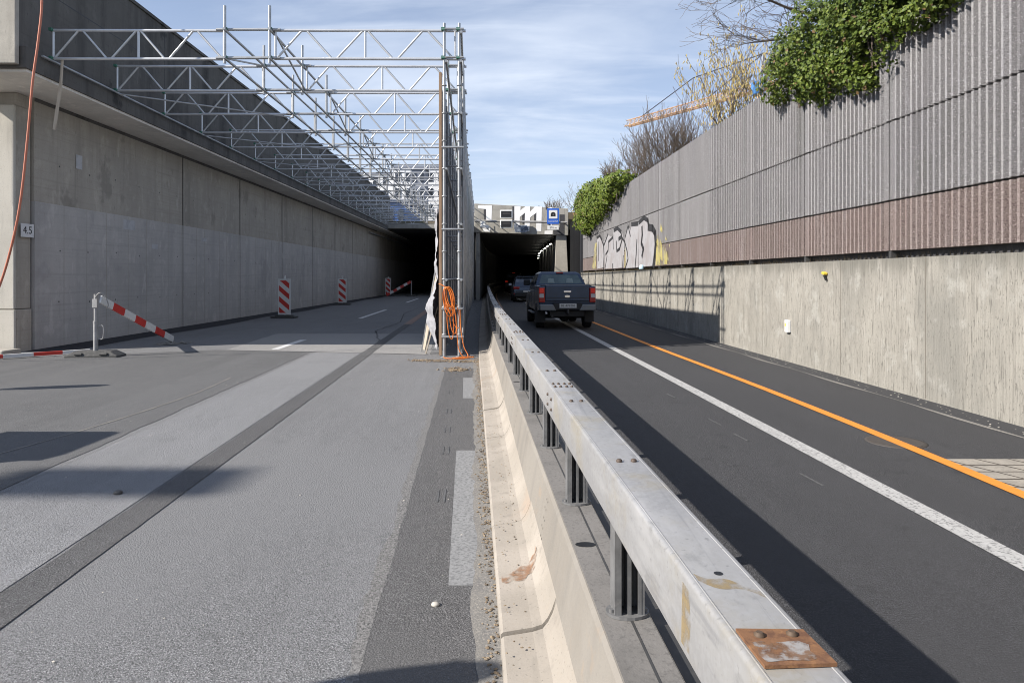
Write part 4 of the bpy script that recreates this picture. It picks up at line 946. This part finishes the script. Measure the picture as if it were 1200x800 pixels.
m=MB(); m.path(smooth([(.03,-.0,.62),(.15,0,.64),(.16,0,.45),(.13,0,.36),(.03,0,.38)],4),.009,6); m.build('handle',M['galv'],bt)
rw_beam((.09,.02,1.19),(.19,2.85,.10),.155,.04,7,'beam',bt)
m=MB(); m.path(smooth([(.0,-.03,1.22),(.1,-.05,1.32),(.17,.0,1.3),(.2,.1,1.1),(.17,.12,1.0)],4),.010,6); m.b(-.05,.05,-.045,-.03,1.02,1.2); m.build('clamp',M['galv'],bt)
m=MB(); random.seed(31)
for i in range(160): chip(m,random.gauss(0,.14),random.gauss(0,.14),.0,random.uniform(.03,.07))
tag(m.build('rubble_heap',M['gravel']),'small heap of grey rubble under the tip of the slanting beam','rubble').location=(-8.47,16.95,.004)
bl=thing('fallen_beam','red and white rod lying on the asphalt beside the rubber foot','barrier rod',(-9.8,14.0,.03))
rw_beam((-1.2,-.95,.03),(.62,.85,.03),.07,.07,5,'rod',bl)
bf=thing('barrier_stand','far red and white beam slanting from a post inside the dark tunnel mouth','barrier',(-8.7,59.0,.004))
rubber_foot('foot',bf); m=MB(); m.tube((0,0,.1),(0,0,1.35),.05,8); m.build('post',M['galv'],bf); rw_beam((-.05,-.06,1.28),(-2.1,-.3,.12),.22,.05,7,'beam',bf,1)
# unseen things placed just outside the frame to throw the shadows on the left asphalt
t=thing('shadow_toilet','unseen blue plastic site toilet added left of the carriageway to cast a shadow','toilet',(-7.65,5.5,.004))
m=MB(); m.b(-.55,.55,-.55,.55,.08,2.1); m.build('cabin',M['toilet'],t,bevel=.05); m=MB(); m.loft([[(-.58,-.58,2.1),(.58,-.58,2.1),(.58,.58,2.1),(-.58,.58,2.1)],[(-.45,-.45,2.26),(.45,-.45,2.26),(.45,.45,2.26),(-.45,.45,2.26)]]); m.build('roof',M['wht_plain'],t); m=MB(); m.b(-.4,.4,-.575,-.552,.15,1.95); m.build('door',M['wht_plain'],t); m=MB(); m.b(-.6,.6,-.6,.6,0,.078); m.build('skid',M['blk'],t)
for (x,y,r,zc,lab) in((-9.75,9.0,.42,2.15,'round red rimmed traffic sign on a post left of the carriageway'),(-3.30,1.56,.33,2.02,'unseen small round red rimmed traffic sign added beside the camera to cast a shadow')):  # the second sign is made up, added only for its shadow
    t=thing('traffic_sign',lab,'sign',(x,y,.004)); m=MB(); m.tube((0,.03,0),(0,.03,zc+r*.8),.03,10); m.build('post',M['galv'],t); m=MB(); m.lathe([(r,-.012),(r,.012)],(0,0,zc),'y',28); m.m=1; m.disc((0,-.014,zc),r*.75,'y',28); m.build('disc',[M['red'],M['wht']],t); rubber_foot('foot',t)

t=thing('shadow_street_lamp','unseen tall grey street lamp added far left of the carriageway for its soft shadow','street lamp',(-27.5,-3.4,-.03))  # made-up lamp, its large head added to cast a soft shadow
m=MB(); m.path([(0,0,0),(0,0,14.6),(.6,0,15.2),(2.8,0,15.4)],[.11,.07,.05,.05],10); m.build('pole',M['galv'],t)
m=MB(); m.box((3.6,0,15.4),(1.9,.75,.18)); m.build('lamp_head',M['dark_steel'],t,bevel=.06)
# ------------------------------------------------------------------ vehicles (local: y forward from the rear bumper, z up)
def wheel(parent,x,y,r,w_):
    s=1 if x>0 else -1
    m=MB(); m.lathe([(r*.62,-w_/2),(r*.95,-w_/2),(r,-w_*.35),(r,w_*.35),(r*.95,w_/2),(r*.62,w_/2)],(x,y,r),'x',22); o=m.build('wheel',M['tyre'],parent)
    m=MB(); m.lathe([(r*.61,s*(w_/2-.02)),(r*.55,s*(w_/2-.035)),(r*.2,s*(w_/2-.02)),(.02,s*(w_/2-.015))],(x,y,r),'x',16)
    m.build('rim',M['alloy'],o)
    return o
def arch(yc,r,z0,n=8):
    return [(yc+r*math.cos(a),max(z0,.36+r*math.sin(a))) for a in[math.pi*k/n for k in range(n+1)]]
def car_body(prof_top,y_r,y_f,rad,z0,hw,mat,parent,bev=.05):
    """side profile with wheel arches, extruded across the car"""
    bottom=[]
    P=prof_top+[(p[0],p[1]) for p in arch(y_f,rad,z0)]+[(p[0],p[1]) for p in arch(y_r,rad,z0)]
    m=MB(); m.prism(P,-hw,hw,'x'); return m.build('body',mat,parent,bevel=bev,seg=3)
def greenhouse(mb,secs):
    """secs: (y_bottom,y_top,z_bottom,z_top,half_bottom,half_top) rear and front"""
    pass
def pickup(loc,rz):
    t=thing('pickup_truck','dark blue double-cab pickup truck seen from behind with red tail lamps, nearest vehicle','pickup truck',loc,rz)
    # lower body from tailgate to bonnet (profile runs from rear bottom up and forward)
    top=[(.16,.60),(.14,.86),(.13,1.37),(1.72,1.385),(1.78,1.18),(3.95,1.14),(4.1,1.16),(5.0,1.04),(5.18,.85),(5.2,.5)]
    car_body(top,1.12,4.34,.43,.55,.90,M['carblue'],t,.035)
    # cab
    cs=[]
    for y,z,h in((1.70,1.15,.86),(1.80,1.40,.84),(2.02,1.77,.73),(2.25,1.83,.71),(3.15,1.83,.71),(3.45,1.78,.70),(4.15,1.16,.82)): pass
    low=[(-.87,1.68),(.87,1.68),(.87,4.15),(-.87,4.15)]; 
    m=MB()
    rings=[[(x,y,1.13) for x,y in low],[(x*.985,y,1.42) for x,y in((-.87,1.70),(.87,1.70),(.87,3.98),(-.87,3.98))],[(sx*.72,y,1.775) for sx,y in((-1,2.02),(1,2.02),(1,3.32),(-1,3.32))],[(sx*.62,y,1.845) for sx,y in((-1,2.15),(1,2.15),(1,3.15),(-1,3.15))]]
    m.loft(rings); m.build('cab',M['carblue'],t,bevel=.04,seg=3)
    def q(pts,name,mat,th=.0):
        m=MB(); m.add(pts,[tuple(range(len(pts)))]); return m.build(name,mat,t)
    # rear window: glass in front of the rear wall with two headrests showing through
    q([(-.74,1.715,1.44),(.74,1.715,1.44),(.62,1.985,1.74),(-.62,1.985,1.74)],'rear_window',M['rear_glass'])
    SV=surf('seen_through_glass',(.20,.25,.24),.3)
    for x in(-.32,.32):
        m=MB(); m.add([(x-.13,1.713,1.46),(x+.11,1.713,1.46),(x+.10,1.855,1.60),(x+.03,1.90,1.64),(x-.10,1.85,1.60)],[(0,1,2,3,4)]); m.build('headrest',SV,t)
    for s in(-1,1):
        q([(s*.868,1.95,1.44),(s*.868,2.80,1.44),(s*.742,2.80,1.74),(s*.742,2.2,1.74)],'side_window',M['glass']); q([(s*.868,2.88,1.44),(s*.868,3.85,1.44),(s*.742,3.25,1.74),(s*.742,2.88,1.74)],'side_window',M['glass'])
    q([(-.80,4.02,1.42),(.80,4.02,1.42),(.66,3.36,1.76),(-.66,3.36,1.76)],'windscreen',M['glass'])
    # tailgate with recessed lower crease
    m=MB(); m.b(-.70,.70,.085,.135,.90,1.40); m.build('tailgate',M['carblue'],t,bevel=.03,seg=3)
    m=MB(); m.b(-.71,.71,.10,.20,1.395,1.425); m.build('tailgate_cap',M['bumper_grey'],t,bevel=.01)
    m=MB(); m.b(-.12,.12,.068,.09,1.17,1.23); m.build('tailgate_handle',M['chrome'],t,bevel=.008)
    m=MB(); m.lathe([(.085,.078),(.085,.09)],(0,0,0),'y',18); o=m.build('oval_badge',M['chrome'],t); o.scale=(1,1,.45); o.location=(0,0,1.05)
    m=MB(); m.b(-.69,.69,.081,.087,.99,1.005); m.build('tailgate_crease',M['trim'],t)
    for s in(-1,1):
        m=MB(); m.b(s*.71 if s>0 else -.905,.905 if s>0 else s*.71,.085,.26,.86,1.33); h=m.build('tail_lamp',M['lamp_red'],t,bevel=.02)
        m=MB(); m.b(s*.82-.07,s*.82+.07,.078,.10,1.16,1.30); m.build('brake_light',M['lamp_lit'],h)
        m=MB(); m.b(s*.82-.07,s*.82+.07,.078,.10,1.01,1.13); m.build('reverse_light',M['lamp_clear'],h)
        m=MB(); m.prism([(s*.36,.60),(s*.88,.60),(s*.90,.80),(s*.46,.80)][::s],-.06,.2,'y'); m.build('bumper_corner',M['bumper_grey'],t,bevel=.03)
        m=MB(); m.b(s*.79-.15,s*.79+.15,.62,.66,.2,.58); m.build('mud_flap',M['trim'],t)
        m=MB(); m.b(s*1.0-.12,s*1.0+.12,3.55,3.68,1.36,1.58); m.build('wing_mirror',M['trim'],t,bevel=.04)
        m=MB(); m.b(s*.90-.06,s*.90+.06,1.9,3.6,.42,.47); m.build('side_step',M['bumper_grey'],t,bevel=.01)
        wheel(t,s*.79,1.12,.375,.25); wheel(t,s*.79,4.34,.375,.25)
        for ya in(2.0,2.95):
            m=MB(); m.b(s*.902-.012,s*.902+.012,ya,ya+.2,1.2,1.23); m.build('door_handle',M['chrome'],t)
    m=MB(); m.b(-.46,.46,-.05,.25,.62,.84); m.build('bumper_step',M['trim'],t,bevel=.02)
    pl=MB(); pl.b(-.27,.27,-.068,-.055,.69,.83); p_=pl.build('number_plate',M['plate'],t)
    m=MB(); m.text('BE 478206',.105,Matrix.Translation((0,-.070,.76))@Matrix.Rotation(R(90),4,'X')); m.build('lettering',M['blk'],p_)
    m=MB(); m.b(-.55,.55,.15,.9,.42,.58); m.b(-.3,.3,.9,4.6,.40,.55); m.tube((-.9,1.12,.37),(.9,1.12,.37),.07); m.lathe([(.05,-.12),(.17,-.08),(.19,0),(.17,.08),(.05,.12)],(.05,1.12,.37),'y',12); m.build('chassis',M['trim'],t)
    m=MB(); m.tube((0,-.1,.55),(0,.2,.5),.03); m.lathe([(.03,.56),(.035,.6),(.02,.63)],(0,-.1,0),n=10); m.build('tow_bar',M['dark_steel'],t)
    m=MB(); m.tube((-.48,.25,.43),(-.48,.05,.41),.035); m.build('exhaust_pipe',M['dark_steel'],t)
    m=MB(); m.b(-.12,.12,2.0,2.04,1.79,1.83); m.build('third_brake_light',M['lamp_red'],t)
    for s in(-1,1):
        for ya,za,zb in((1.735,.58,1.37),(2.86,.60,1.15),(3.72,.62,1.13)): m=MB(); m.b(s*.901-.003,s*.901+.003,ya,ya+.02,za,zb); m.build('panel_gap',M['trim'],t)
    m=MB(); m.b(-.80,.80,.25,1.6,1.36,1.395); m.build('bed_cover',M['trim'],t)
    return t
M['rear_glass']=surf('rear_glass',(.05,.085,.09),.08,0,[(1.5,I3,.45,.6,(.09,.14,.14),.9)],spec=.8)
pickup((1.76,21.55,.0),R(3.4))
def suv(loc,rz,label,nm,cat,paint_,H,lit,wd=.92,L=4.5):
    t=thing(nm,label,cat,loc,rz)
    k=H/1.72
    top=[(.16,.40),(.04,.55),(.05,.78*k),(.12,1.02*k),(3.4,1.05*k),(4.3,.92*k),(4.48,.6),(4.45,.32)]
    car_body(top,.95,3.62,.40,.34,wd,paint_,t,.06)
    m=MB(); rings=[[(sx*(wd-.03),y,1.0*k) for sx,y in((-1,.14),(1,.14),(1,3.45),(-1,3.45))],[(sx*(wd-.15),y,1.45*k) for sx,y in((-1,.40),(1,.40),(1,2.7),(-1,2.7))],[(sx*(wd-.21),y,1.66*k) for sx,y in((-1,.50),(1,.50),(1,2.35),(-1,2.35))],[(sx*(wd-.33),y,H) for sx,y in((-1,.75),(1,.75),(1,2.1),(-1,2.1))]]
    m.loft(rings); m.build('cabin',paint_,t,bevel=.05,seg=3)
    def q(pts,name,mat):
        m=MB(); m.add(pts,[tuple(range(len(pts)))]); return m.build(name,mat,t)
    w1=wd-.11; w2=wd-.22
    q([(-w1,.215,1.10*k),(w1,.215,1.10*k),(w2+.02,.455,1.58*k),(-w2-.02,.455,1.58*k)],'rear_window',M['sky_glass'])
    m=MB(); m.b(-w2-.02,w2+.02,.30,.62,1.655*k,1.69*k); m.build('roof_spoiler',paint_,t,bevel=.015)
    for s in(-1,1):
        a=wd-.045; q([(s*(a-.005),.55,1.07*k),(s*(a-.005),3.1,1.07*k),(s*(wd-.172),2.55,1.50*k),(s*(wd-.172),.72,1.50*k)],'side_window',M['glass'])
        m=MB(); m.b(s*(wd-.20)-.20,s*(wd-.20)+.20,.03,.25,.86*k,1.02*k); h=m.build('tail_lamp',M['lamp_red'],t,bevel=.03)
        if lit: m=MB(); m.b(s*(wd-.16)-.14,s*(wd-.16)+.14,.015,.05,.87*k,1.01*k); m.build('brake_light',M['lamp_lit'],h)
        m=MB(); m.b(s*(wd-.12)-.10,s*(wd-.12)+.10,.02,.1,.52,.60); m.build('bumper_reflector',M['lamp_red'],t)
        m=MB(); m.b(s*(wd+.10)-.10,s*(wd+.10)+.10,2.75,2.9,1.05*k,1.22*k); m.build('wing_mirror',M['lamp_clear'] if lit==0 else M['trim'],t,bevel=.04)
        wheel(t,s*(wd-.11),.95,.34,.22); wheel(t,s*(wd-.11),3.62,.34,.22)
    m=MB(); m.b(-wd+.06,wd-.06,.0,.2,.36,.62); m.build('bumper',M['trim'],t,bevel=.04)
    m=MB(); m.b(-wd+.2,wd-.2,.02,.12,.63,.80*k); m.build('tailgate',paint_,t,bevel=.02)
    m=MB(); m.b(-.27,.27,.0,.03,.66,.78); m.build('number_plate',M['plate'],t)
    if lit: m=MB(); m.b(-.16,.16,.33,.4,1.70*k,1.74*k); m.build('third_brake_light',M['lamp_lit'],t)
    m=MB(); m.b(-wd+.25,wd-.25,.3,4.1,.26,.40); m.build('underbody',M['trim'],t)
    return t
M['sky_glass']=surf('hatch_glass',(.05,.065,.095),.05,0,[(2,I3,.45,.6,(.12,.14,.18),.8)],spec=1)
suv((1.02,45.4,0),R(2.6),'slate grey SUV with roof spoiler driving ahead of the pickup','suv','car',M['cargrey'],1.74,0)
suv((.18,77.5,0),R(-2),'black van with lit brake lights inside the dark tunnel','van','van',M['carblack'],2.15,1,.98)

# ------------------------------------------------------------------ plants
def leaf_cloud(clumps,n,size,seed,mat,facing,amp=.35):
    """leaves spread through ellipsoid clumps (centre, radii); more of them near the skin"""
    rnd=random.Random(seed); m=W(); vols=[c[1][0]*c[1][1]*c[1][2] for c in clumps]; tot=sum(v**.7 for v in vols)
    for (c,r),v in zip(clumps,vols):
        for i in range(int(n*v**.7/tot)):
            d=Vector((rnd.gauss(0,1),rnd.gauss(0,1),rnd.gauss(0,1))).normalized()
            rr=rnd.random()**.28*(1+amp*mnoise.noise((d.x*2.2+c[0]*3,d.y*2.2+c[1],d.z*2.2)))
            p=Vector((c[0]+d.x*r[0]*rr,c[1]+d.y*r[1]*rr,c[2]+d.z*r[2]*rr))
            if mnoise.noise(p*1.9)*.7+mnoise.noise(p*4.3)*.5<-.20: continue
            nrm=(d+Vector(facing)*.7+Vector((rnd.gauss(0,.6),rnd.gauss(0,.6),rnd.gauss(0,.6)))).normalized()
            a=nrm.orthogonal().normalized(); a.rotate(Matrix.Rotation(rnd.uniform(0,6.28),3,nrm)); b=nrm.cross(a); s=size*rnd.uniform(.6,1.25)
            m.m=(1 if rnd.random()<.22 else (2 if rnd.random()<.03 else 0)); m.add([p-a*s*.5,p-a*s*.1+b*s*.42+nrm*s*.08,p+a*s*.6,p-a*s*.1-b*s*.42+nrm*s*.08],[(0,1,2,3)])
    return m
def branchy(m,p,d,L,r,depth,rnd,up=.12,spread=.6,tips=None,nseg=4,minr=.0035):
    pts=[p.copy()]; rs=[r]; q=p.copy(); dd=d.normalized()
    for k in range(nseg):
        dd=(dd+Vector((rnd.gauss(0,.19),rnd.gauss(0,.19),rnd.gauss(0,.10)+up*.3))).normalized(); q=q+dd*(L/nseg); pts.append(q.copy()); rs.append(max(minr,r*(1-.62*(k+1)/nseg)))
    m.path(pts,rs,5 if r>.012 else 3,False)
    if tips is not None and depth<=1: tips.extend(pts[1:])
    if depth<=0: return
    for k in range(1,nseg+1):
        for c in range(1 if k<nseg else 2):
            if rnd.random()<.12 and k<nseg: continue
            ax=Vector((rnd.gauss(0,1),rnd.gauss(0,1),rnd.gauss(0,1))).normalized(); nd=(pts[k]-pts[k-1]).normalized()
            nd=(nd+ax*spread+Vector((0,0,up))).normalized()
            branchy(m,pts[k],nd,L*rnd.uniform(.45,.7),max(minr,rs[k]*.72),depth-1,rnd,up,spread,tips,nseg,minr)
# ivy hanging over the ribbed wall
def wp(y,z,out): return (rwX(y)+.12-out,y,z)
iv=thing('ivy','big glossy green ivy hanging over the top of the near ribbed wall','ivy',(rwX(11),11,5.6))
cl=[]
for y,z,ry,rz,rx in((13.75,5.62,.42,.52,.42),(13.1,5.95,.5,.55,.5),(12.5,5.55,.55,.62,.5),(12.0,5.25,.5,.55,.42),(11.9,6.1,.6,.6,.6),(11.3,5.45,.6,.72,.5),(10.9,5.05,.45,.45,.38),(10.7,5.9,.65,.7,.6),(10.2,5.3,.5,.55,.42),(9.9,6.1,.6,.6,.55),(9.6,5.55,.42,.45,.38),(9.1,5.9,.5,.5,.45),(8.9,5.40,.42,.38,.36),(8.5,5.75,.5,.5,.42),(8.1,5.9,.5,.45,.4),(9.3,5.25,.3,.25,.28),(12.9,5.2,.28,.3,.25),(10.55,4.75,.22,.25,.2)): cl.append((wp(y,z,.12),(rx,ry,rz)))
leaf_cloud(cl,36000,.064,1,'ivy',(-.55,-.5,.45)).build('ivy_leaves',[M['ivy'],M['ivy_new'],M['dead']],iv)
rnd=random.Random(4); B=Bag('ivy_stem',M['bark'],iv)
for i in range(7):
    y=rnd.uniform(9.8,13.0); p=Vector(wp(y,5.66,-.1)); B.new().path(smooth([p,p+Vector((-.2,0,.05)),p+Vector((-.26,rnd.uniform(-.2,.2),-.35)),p+Vector((-.2,rnd.uniform(-.3,.3),-.8))],3),.012,4)
B.done()
iv2=thing('ivy','rounded light green ivy bush over the far end of the ribbed wall','ivy',(rwX(34),34,5.6))
cl=[(wp(y,z,.2),(rx,ry,rz)) for y,z,ry,rz,rx in((29.4,5.85,1.1,.38,.6),(31,5.65,1.4,.65,.7),(33,5.45,1.4,.8,.75),(35,5.35,1.5,.9,.8),(37,5.2,1.5,1.0,.8),(39.3,5.1,1.5,1.0,.8),(33.5,6.1,1.4,.5,.8),(36.5,6.15,1.6,.6,.9),(39.0,5.9,1.3,.7,.8),(38.5,4.5,.8,.5,.5))]
leaf_cloud(cl,20000,.115,2,'ivy2',(-.5,-.5,.5)).build('ivy_leaves',[M['ivy2'],M['ivy_new'],M['dead']],iv2)
B=Bag('ivy_stem',M['bark'],iv2)
for i in range(14):
    y=rnd.uniform(29,40); p=Vector(wp(y,5.66,-.1)); B.new().path([p,p+Vector((-.3,0,0)),p+Vector((-.35,.2,-.7))],.02,4)
B.done()
# tree whose bare limbs reach over the wall from the right
rnd=random.Random(12); t=thing('bare_tree','large bare tree reaching brown limbs over the big ivy at the top right','tree',(10.2,17.5,4.9))
m=W(); m.path(smooth([(10.2,17.5,4.8),(10.1,17.4,6.5),(9.8,17.3,8.2),(9.7,17.2,10.2)],3),[.2,.19,.18,.17,.16,.16,.15,.14,.13,.12],8); m.build('trunk',M['bark'],t)
B=Bag('limb',M['bark'],t)
for pts,rr in(([(9.8,17.3,8.0),(8.6,16.9,8.1),(7.6,16.6,8.0),(6.8,16.4,8.05),(5.9,16.2,8.3),(5.2,16.1,8.35)],.055),([(9.9,17.3,7.6),(8.8,16.6,7.5),(7.9,16.3,7.45),(7.0,16.0,7.3),(6.2,15.8,7.15),(5.6,15.7,7.05)],.045),([(9.8,17.2,8.9),(8.8,17,9.3),(7.5,16.7,9.2),(6.4,16.4,8.8),(5.6,16.2,8.75)],.06),([(9.8,17.2,9.3),(9,17.8,10.2),(8,17.6,10.8),(7,17.2,11)],.06),([(9.8,17.2,9.0),(10.8,17.4,10.2),(11.5,17.6,11.4)],.06)):
    m=B.new(); sp_=smooth(pts,3); m.path(sp_,[rr*(1-.75*i/len(sp_)) for i in range(len(sp_))],6,False)
    for k in range(3,len(sp_)):
        for c in range(2):
            d=(sp_[k]-sp_[k-1]).normalized()+Vector((rnd.gauss(-.1,.5),rnd.gauss(0,.6),rnd.gauss(.05,.55)))
            branchy(m,sp_[k],d,rnd.uniform(.5,1.0),.012,2,rnd,.05,.6,None,3,.004)
B.done()
def shrub(name,label,x,y,z,h,w_,nst,seed,mat,depth=3,up=.25,tips=None,group=None,r0=.03,minr=.005):
    rnd=random.Random(seed); t=thing(name,label,'shrub',(x,y,z),0,group); B=Bag('stem',mat,t)
    for i in range(nst):
        a=rnd.uniform(0,6.28); s=rnd.uniform(.15,1)**.6*w_/h
        d=Vector((math.cos(a)*s,math.sin(a)*s*.8,1)); branchy(B.new(),Vector((x+.15*math.cos(a),y+.15*math.sin(a),z)),d,h*rnd.uniform(.55,.72),r0,depth,rnd,up,.42,tips,4,minr)
    B.done(); return t
tips=[]; hz_=shrub('hazel_bush','bare hazel bush full of yellow catkins behind the ribbed wall','',0,0,1,1,0,1,M['bark']) if 0 else shrub('hazel_bush','bare hazel bush full of yellow catkins behind the ribbed wall',7.25,22,4.9,3.7,1.7,18,41,M['bark_pale'],2,.3,tips,None,.03,.006)
m=W(); rnd=random.Random(6)
for p in tips:
    if p.z<6.0: continue
    for c in range(2):
        if rnd.random()<.45:
            q=p+Vector((rnd.gauss(0,.07),rnd.gauss(0,.07),rnd.gauss(0,.05))); m.path([q,q+Vector((rnd.gauss(0,.01),0,-.035)),q+Vector((rnd.gauss(0,.02),0,-.10))],[.010,.019,.008],4,False)
m.build('catkins',M['catkin'],hz_)['kind']='stuff'
shrub('bare_bush','wide bare twiggy bush behind the ribbed wall left of the hazel',7.3,31.5,4.9,3.4,3.0,40,52,M['bark'],3,.22,None,None,.032,.006)
shrub('bare_bush','low bare brown bush just right of the far ivy',6.2,35.0,4.9,2.2,2.2,26,53,M['bark_pale'],3,.2,None,None,.025,.007)
shrub('bare_bush','small dark bare bush growing on top of the tunnel portal',3.3,57,6.4,1.5,1.2,18,54,M['bark'],2,.2,None,None,.025,.009)
t=thing('autumn_shrub','rusty orange leafed shrub between the portal and the far ivy','shrub',(5.2,47,4.9))
leaf_cloud([((5.1,47.5,6.5),(.9,1.5,1.0)),((4.75,46,5.9),(.6,1.2,.9)),((5.6,45,6.7),(.9,1.2,.8))],2600,.15,9,'autumn',(-.3,-.5,.5)).build('leaves',[M['autumn'],M['dead'],M['straw']],t)
rnd=random.Random(2); B=Bag('stem',M['bark_pale'],t)
for i in range(12): branchy(B.new(),Vector((5.2,46.8,4.9)),Vector((rnd.gauss(-.1,.35),rnd.gauss(0,.4),1)),1.7,.03,2,rnd,.2,.4,None,3,.008)
B.done()

# ------------------------------------------------------------------ crane and far buildings
cr=thing('tower_crane','orange tower crane with a long jib far behind the bushes','crane',(44.3,120,0))
tip=Vector((25.2,150,34.7)); root=Vector((44.3,120,34.7)); m=W(); d=(root-tip); L=d.length; d.normalize(); sd=Vector((-d.y,d.x,0))
n_=26; ch=lambda k,w_: tip+d*(L*k/n_)+{'l':-sd*.65,'r':sd*.65,'t':Vector((0,0,1.35))}[w_]
for a in 'lrt': m.tube(ch(0,a),ch(n_,a),.11,4)
for k in range(n_):
    for a,b in(('l','t'),('r','t'),('l','r')): m.tube(ch(k,a),ch(k+1,b),.06,4); m.tube(ch(k+1,a),ch(k+1,b),.05,4)
m.build('jib',M['crane'],cr)
m=W(); 
for k in range(14):
    pass
def lattice(mb,p,q,w_,n,r):
    p=Vector(p);q=Vector(q)
    for a,b in((-1,-1),(1,-1),(1,1),(-1,1)): mb.tube(p+Vector((a*w_,b*w_,0)),q+Vector((a*w_,b*w_,0)),r,4)
    for k in range(n):
        z0=p+(q-p)*(k/n); z1=p+(q-p)*((k+1)/n)
        for (a,b),(c,e_) in(((-1,-1),(1,-1)),((1,-1),(1,1)),((1,1),(-1,1)),((-1,1),(-1,-1))): mb.tube(z0+Vector((a*w_,b*w_,0)),z1+Vector((c*w_,e_*w_,0)),r*.6,4)
lattice(m,(44.3,120,0),(44.3,120,35),.8,24,.12); m.build('mast',M['crane'],cr)
m=W(); m.tube((43.5,120,36),(44.2,120,41),.2,4); m.tube((45.1,120,36),(44.4,120,41),.14,4); m.tube((44.3,119.2,36),(44.3,120,41),.1,4); m.build('tower_top',M['cable_steel'],cr)
m=W(); c2=root+(tip-root)*.46+Vector((0,0,6.0)); base2=root+(tip-root)*.46+Vector((0,0,1.3))
m.tube(base2-d*.5,c2,.1,4); m.tube(base2+d*.5,c2,.1,4); m.build('jib_strut',M['cable_steel'],cr)
B=Bag('stay_rope',M['cable_steel'],cr)
for a,b in(((44.3,120,41),c2),(c2,tip+d*4.6+Vector((0,0,1.3))),((44.3,120,41),root+(tip-root)*.35+Vector((0,0,1.4))),((44.3,120,41),root+d*11+Vector((0,0,1.4)))): B.new().tube(a,b,.11,4)
B.done()
m=W(); m.tube(root,root+d*12,.35,4); m.box(root+d*11-Vector((0,0,1)),(2.4,2.4,2.6)); m.build('counter_jib',M['crane'],cr)
m=W(); m.box(root+Vector((-1.6,-1.2,-.2)),(1.6,1.6,2.2)); m.build('cab',M['crane_blue'],cr)
def block(name,label,x0,x1,y0,y1,z1,mat,floors,bays,wm):
    t=thing(name,label,'building',((x0+x1)/2,(y0+y1)/2,0)); m=W(); m.b(x0,x1,y0,y1,-.5,z1); wl_=m.build('wall',M[mat],t)
    m=W(); m.b(x0-.3,x1+.3,y0-.3,y1+.3,z1+.002,z1+.5); m.build('roof',M[wm],t)
    fh=(z1-1)/floors; bw=(x1-x0)/bays
    for f in range(floors):
        if fh*f+1<7: continue
        for b in range(bays):
            m=W(); m.b(x0+bw*(b+.25),x0+bw*(b+.75),y0-.12,y0-.003,1+fh*f+.6,1+fh*f+fh*.75); m.build('window',M['win'],t)
    return t
block('apartment_block','white apartment block far behind the left tunnel',-24.5,-13.5,140,155,24.0,'facade',7,5,'facade_grey')
block('office_tower','slim blue grey tower block in front of the white apartment block',-19.6,-16.8,132,137,22.6,'facade_grey',7,2,'facade_grey')
block('low_hall','blue clad low hall behind the left tunnel deck',-20,-15.5,100,115,12.6,'facade_blue',3,3,'facade_grey')
block('apartment_block','farther white apartment block at the left of the slim tower',-39,-27,165,180,26.5,'facade',8,5,'facade_grey')
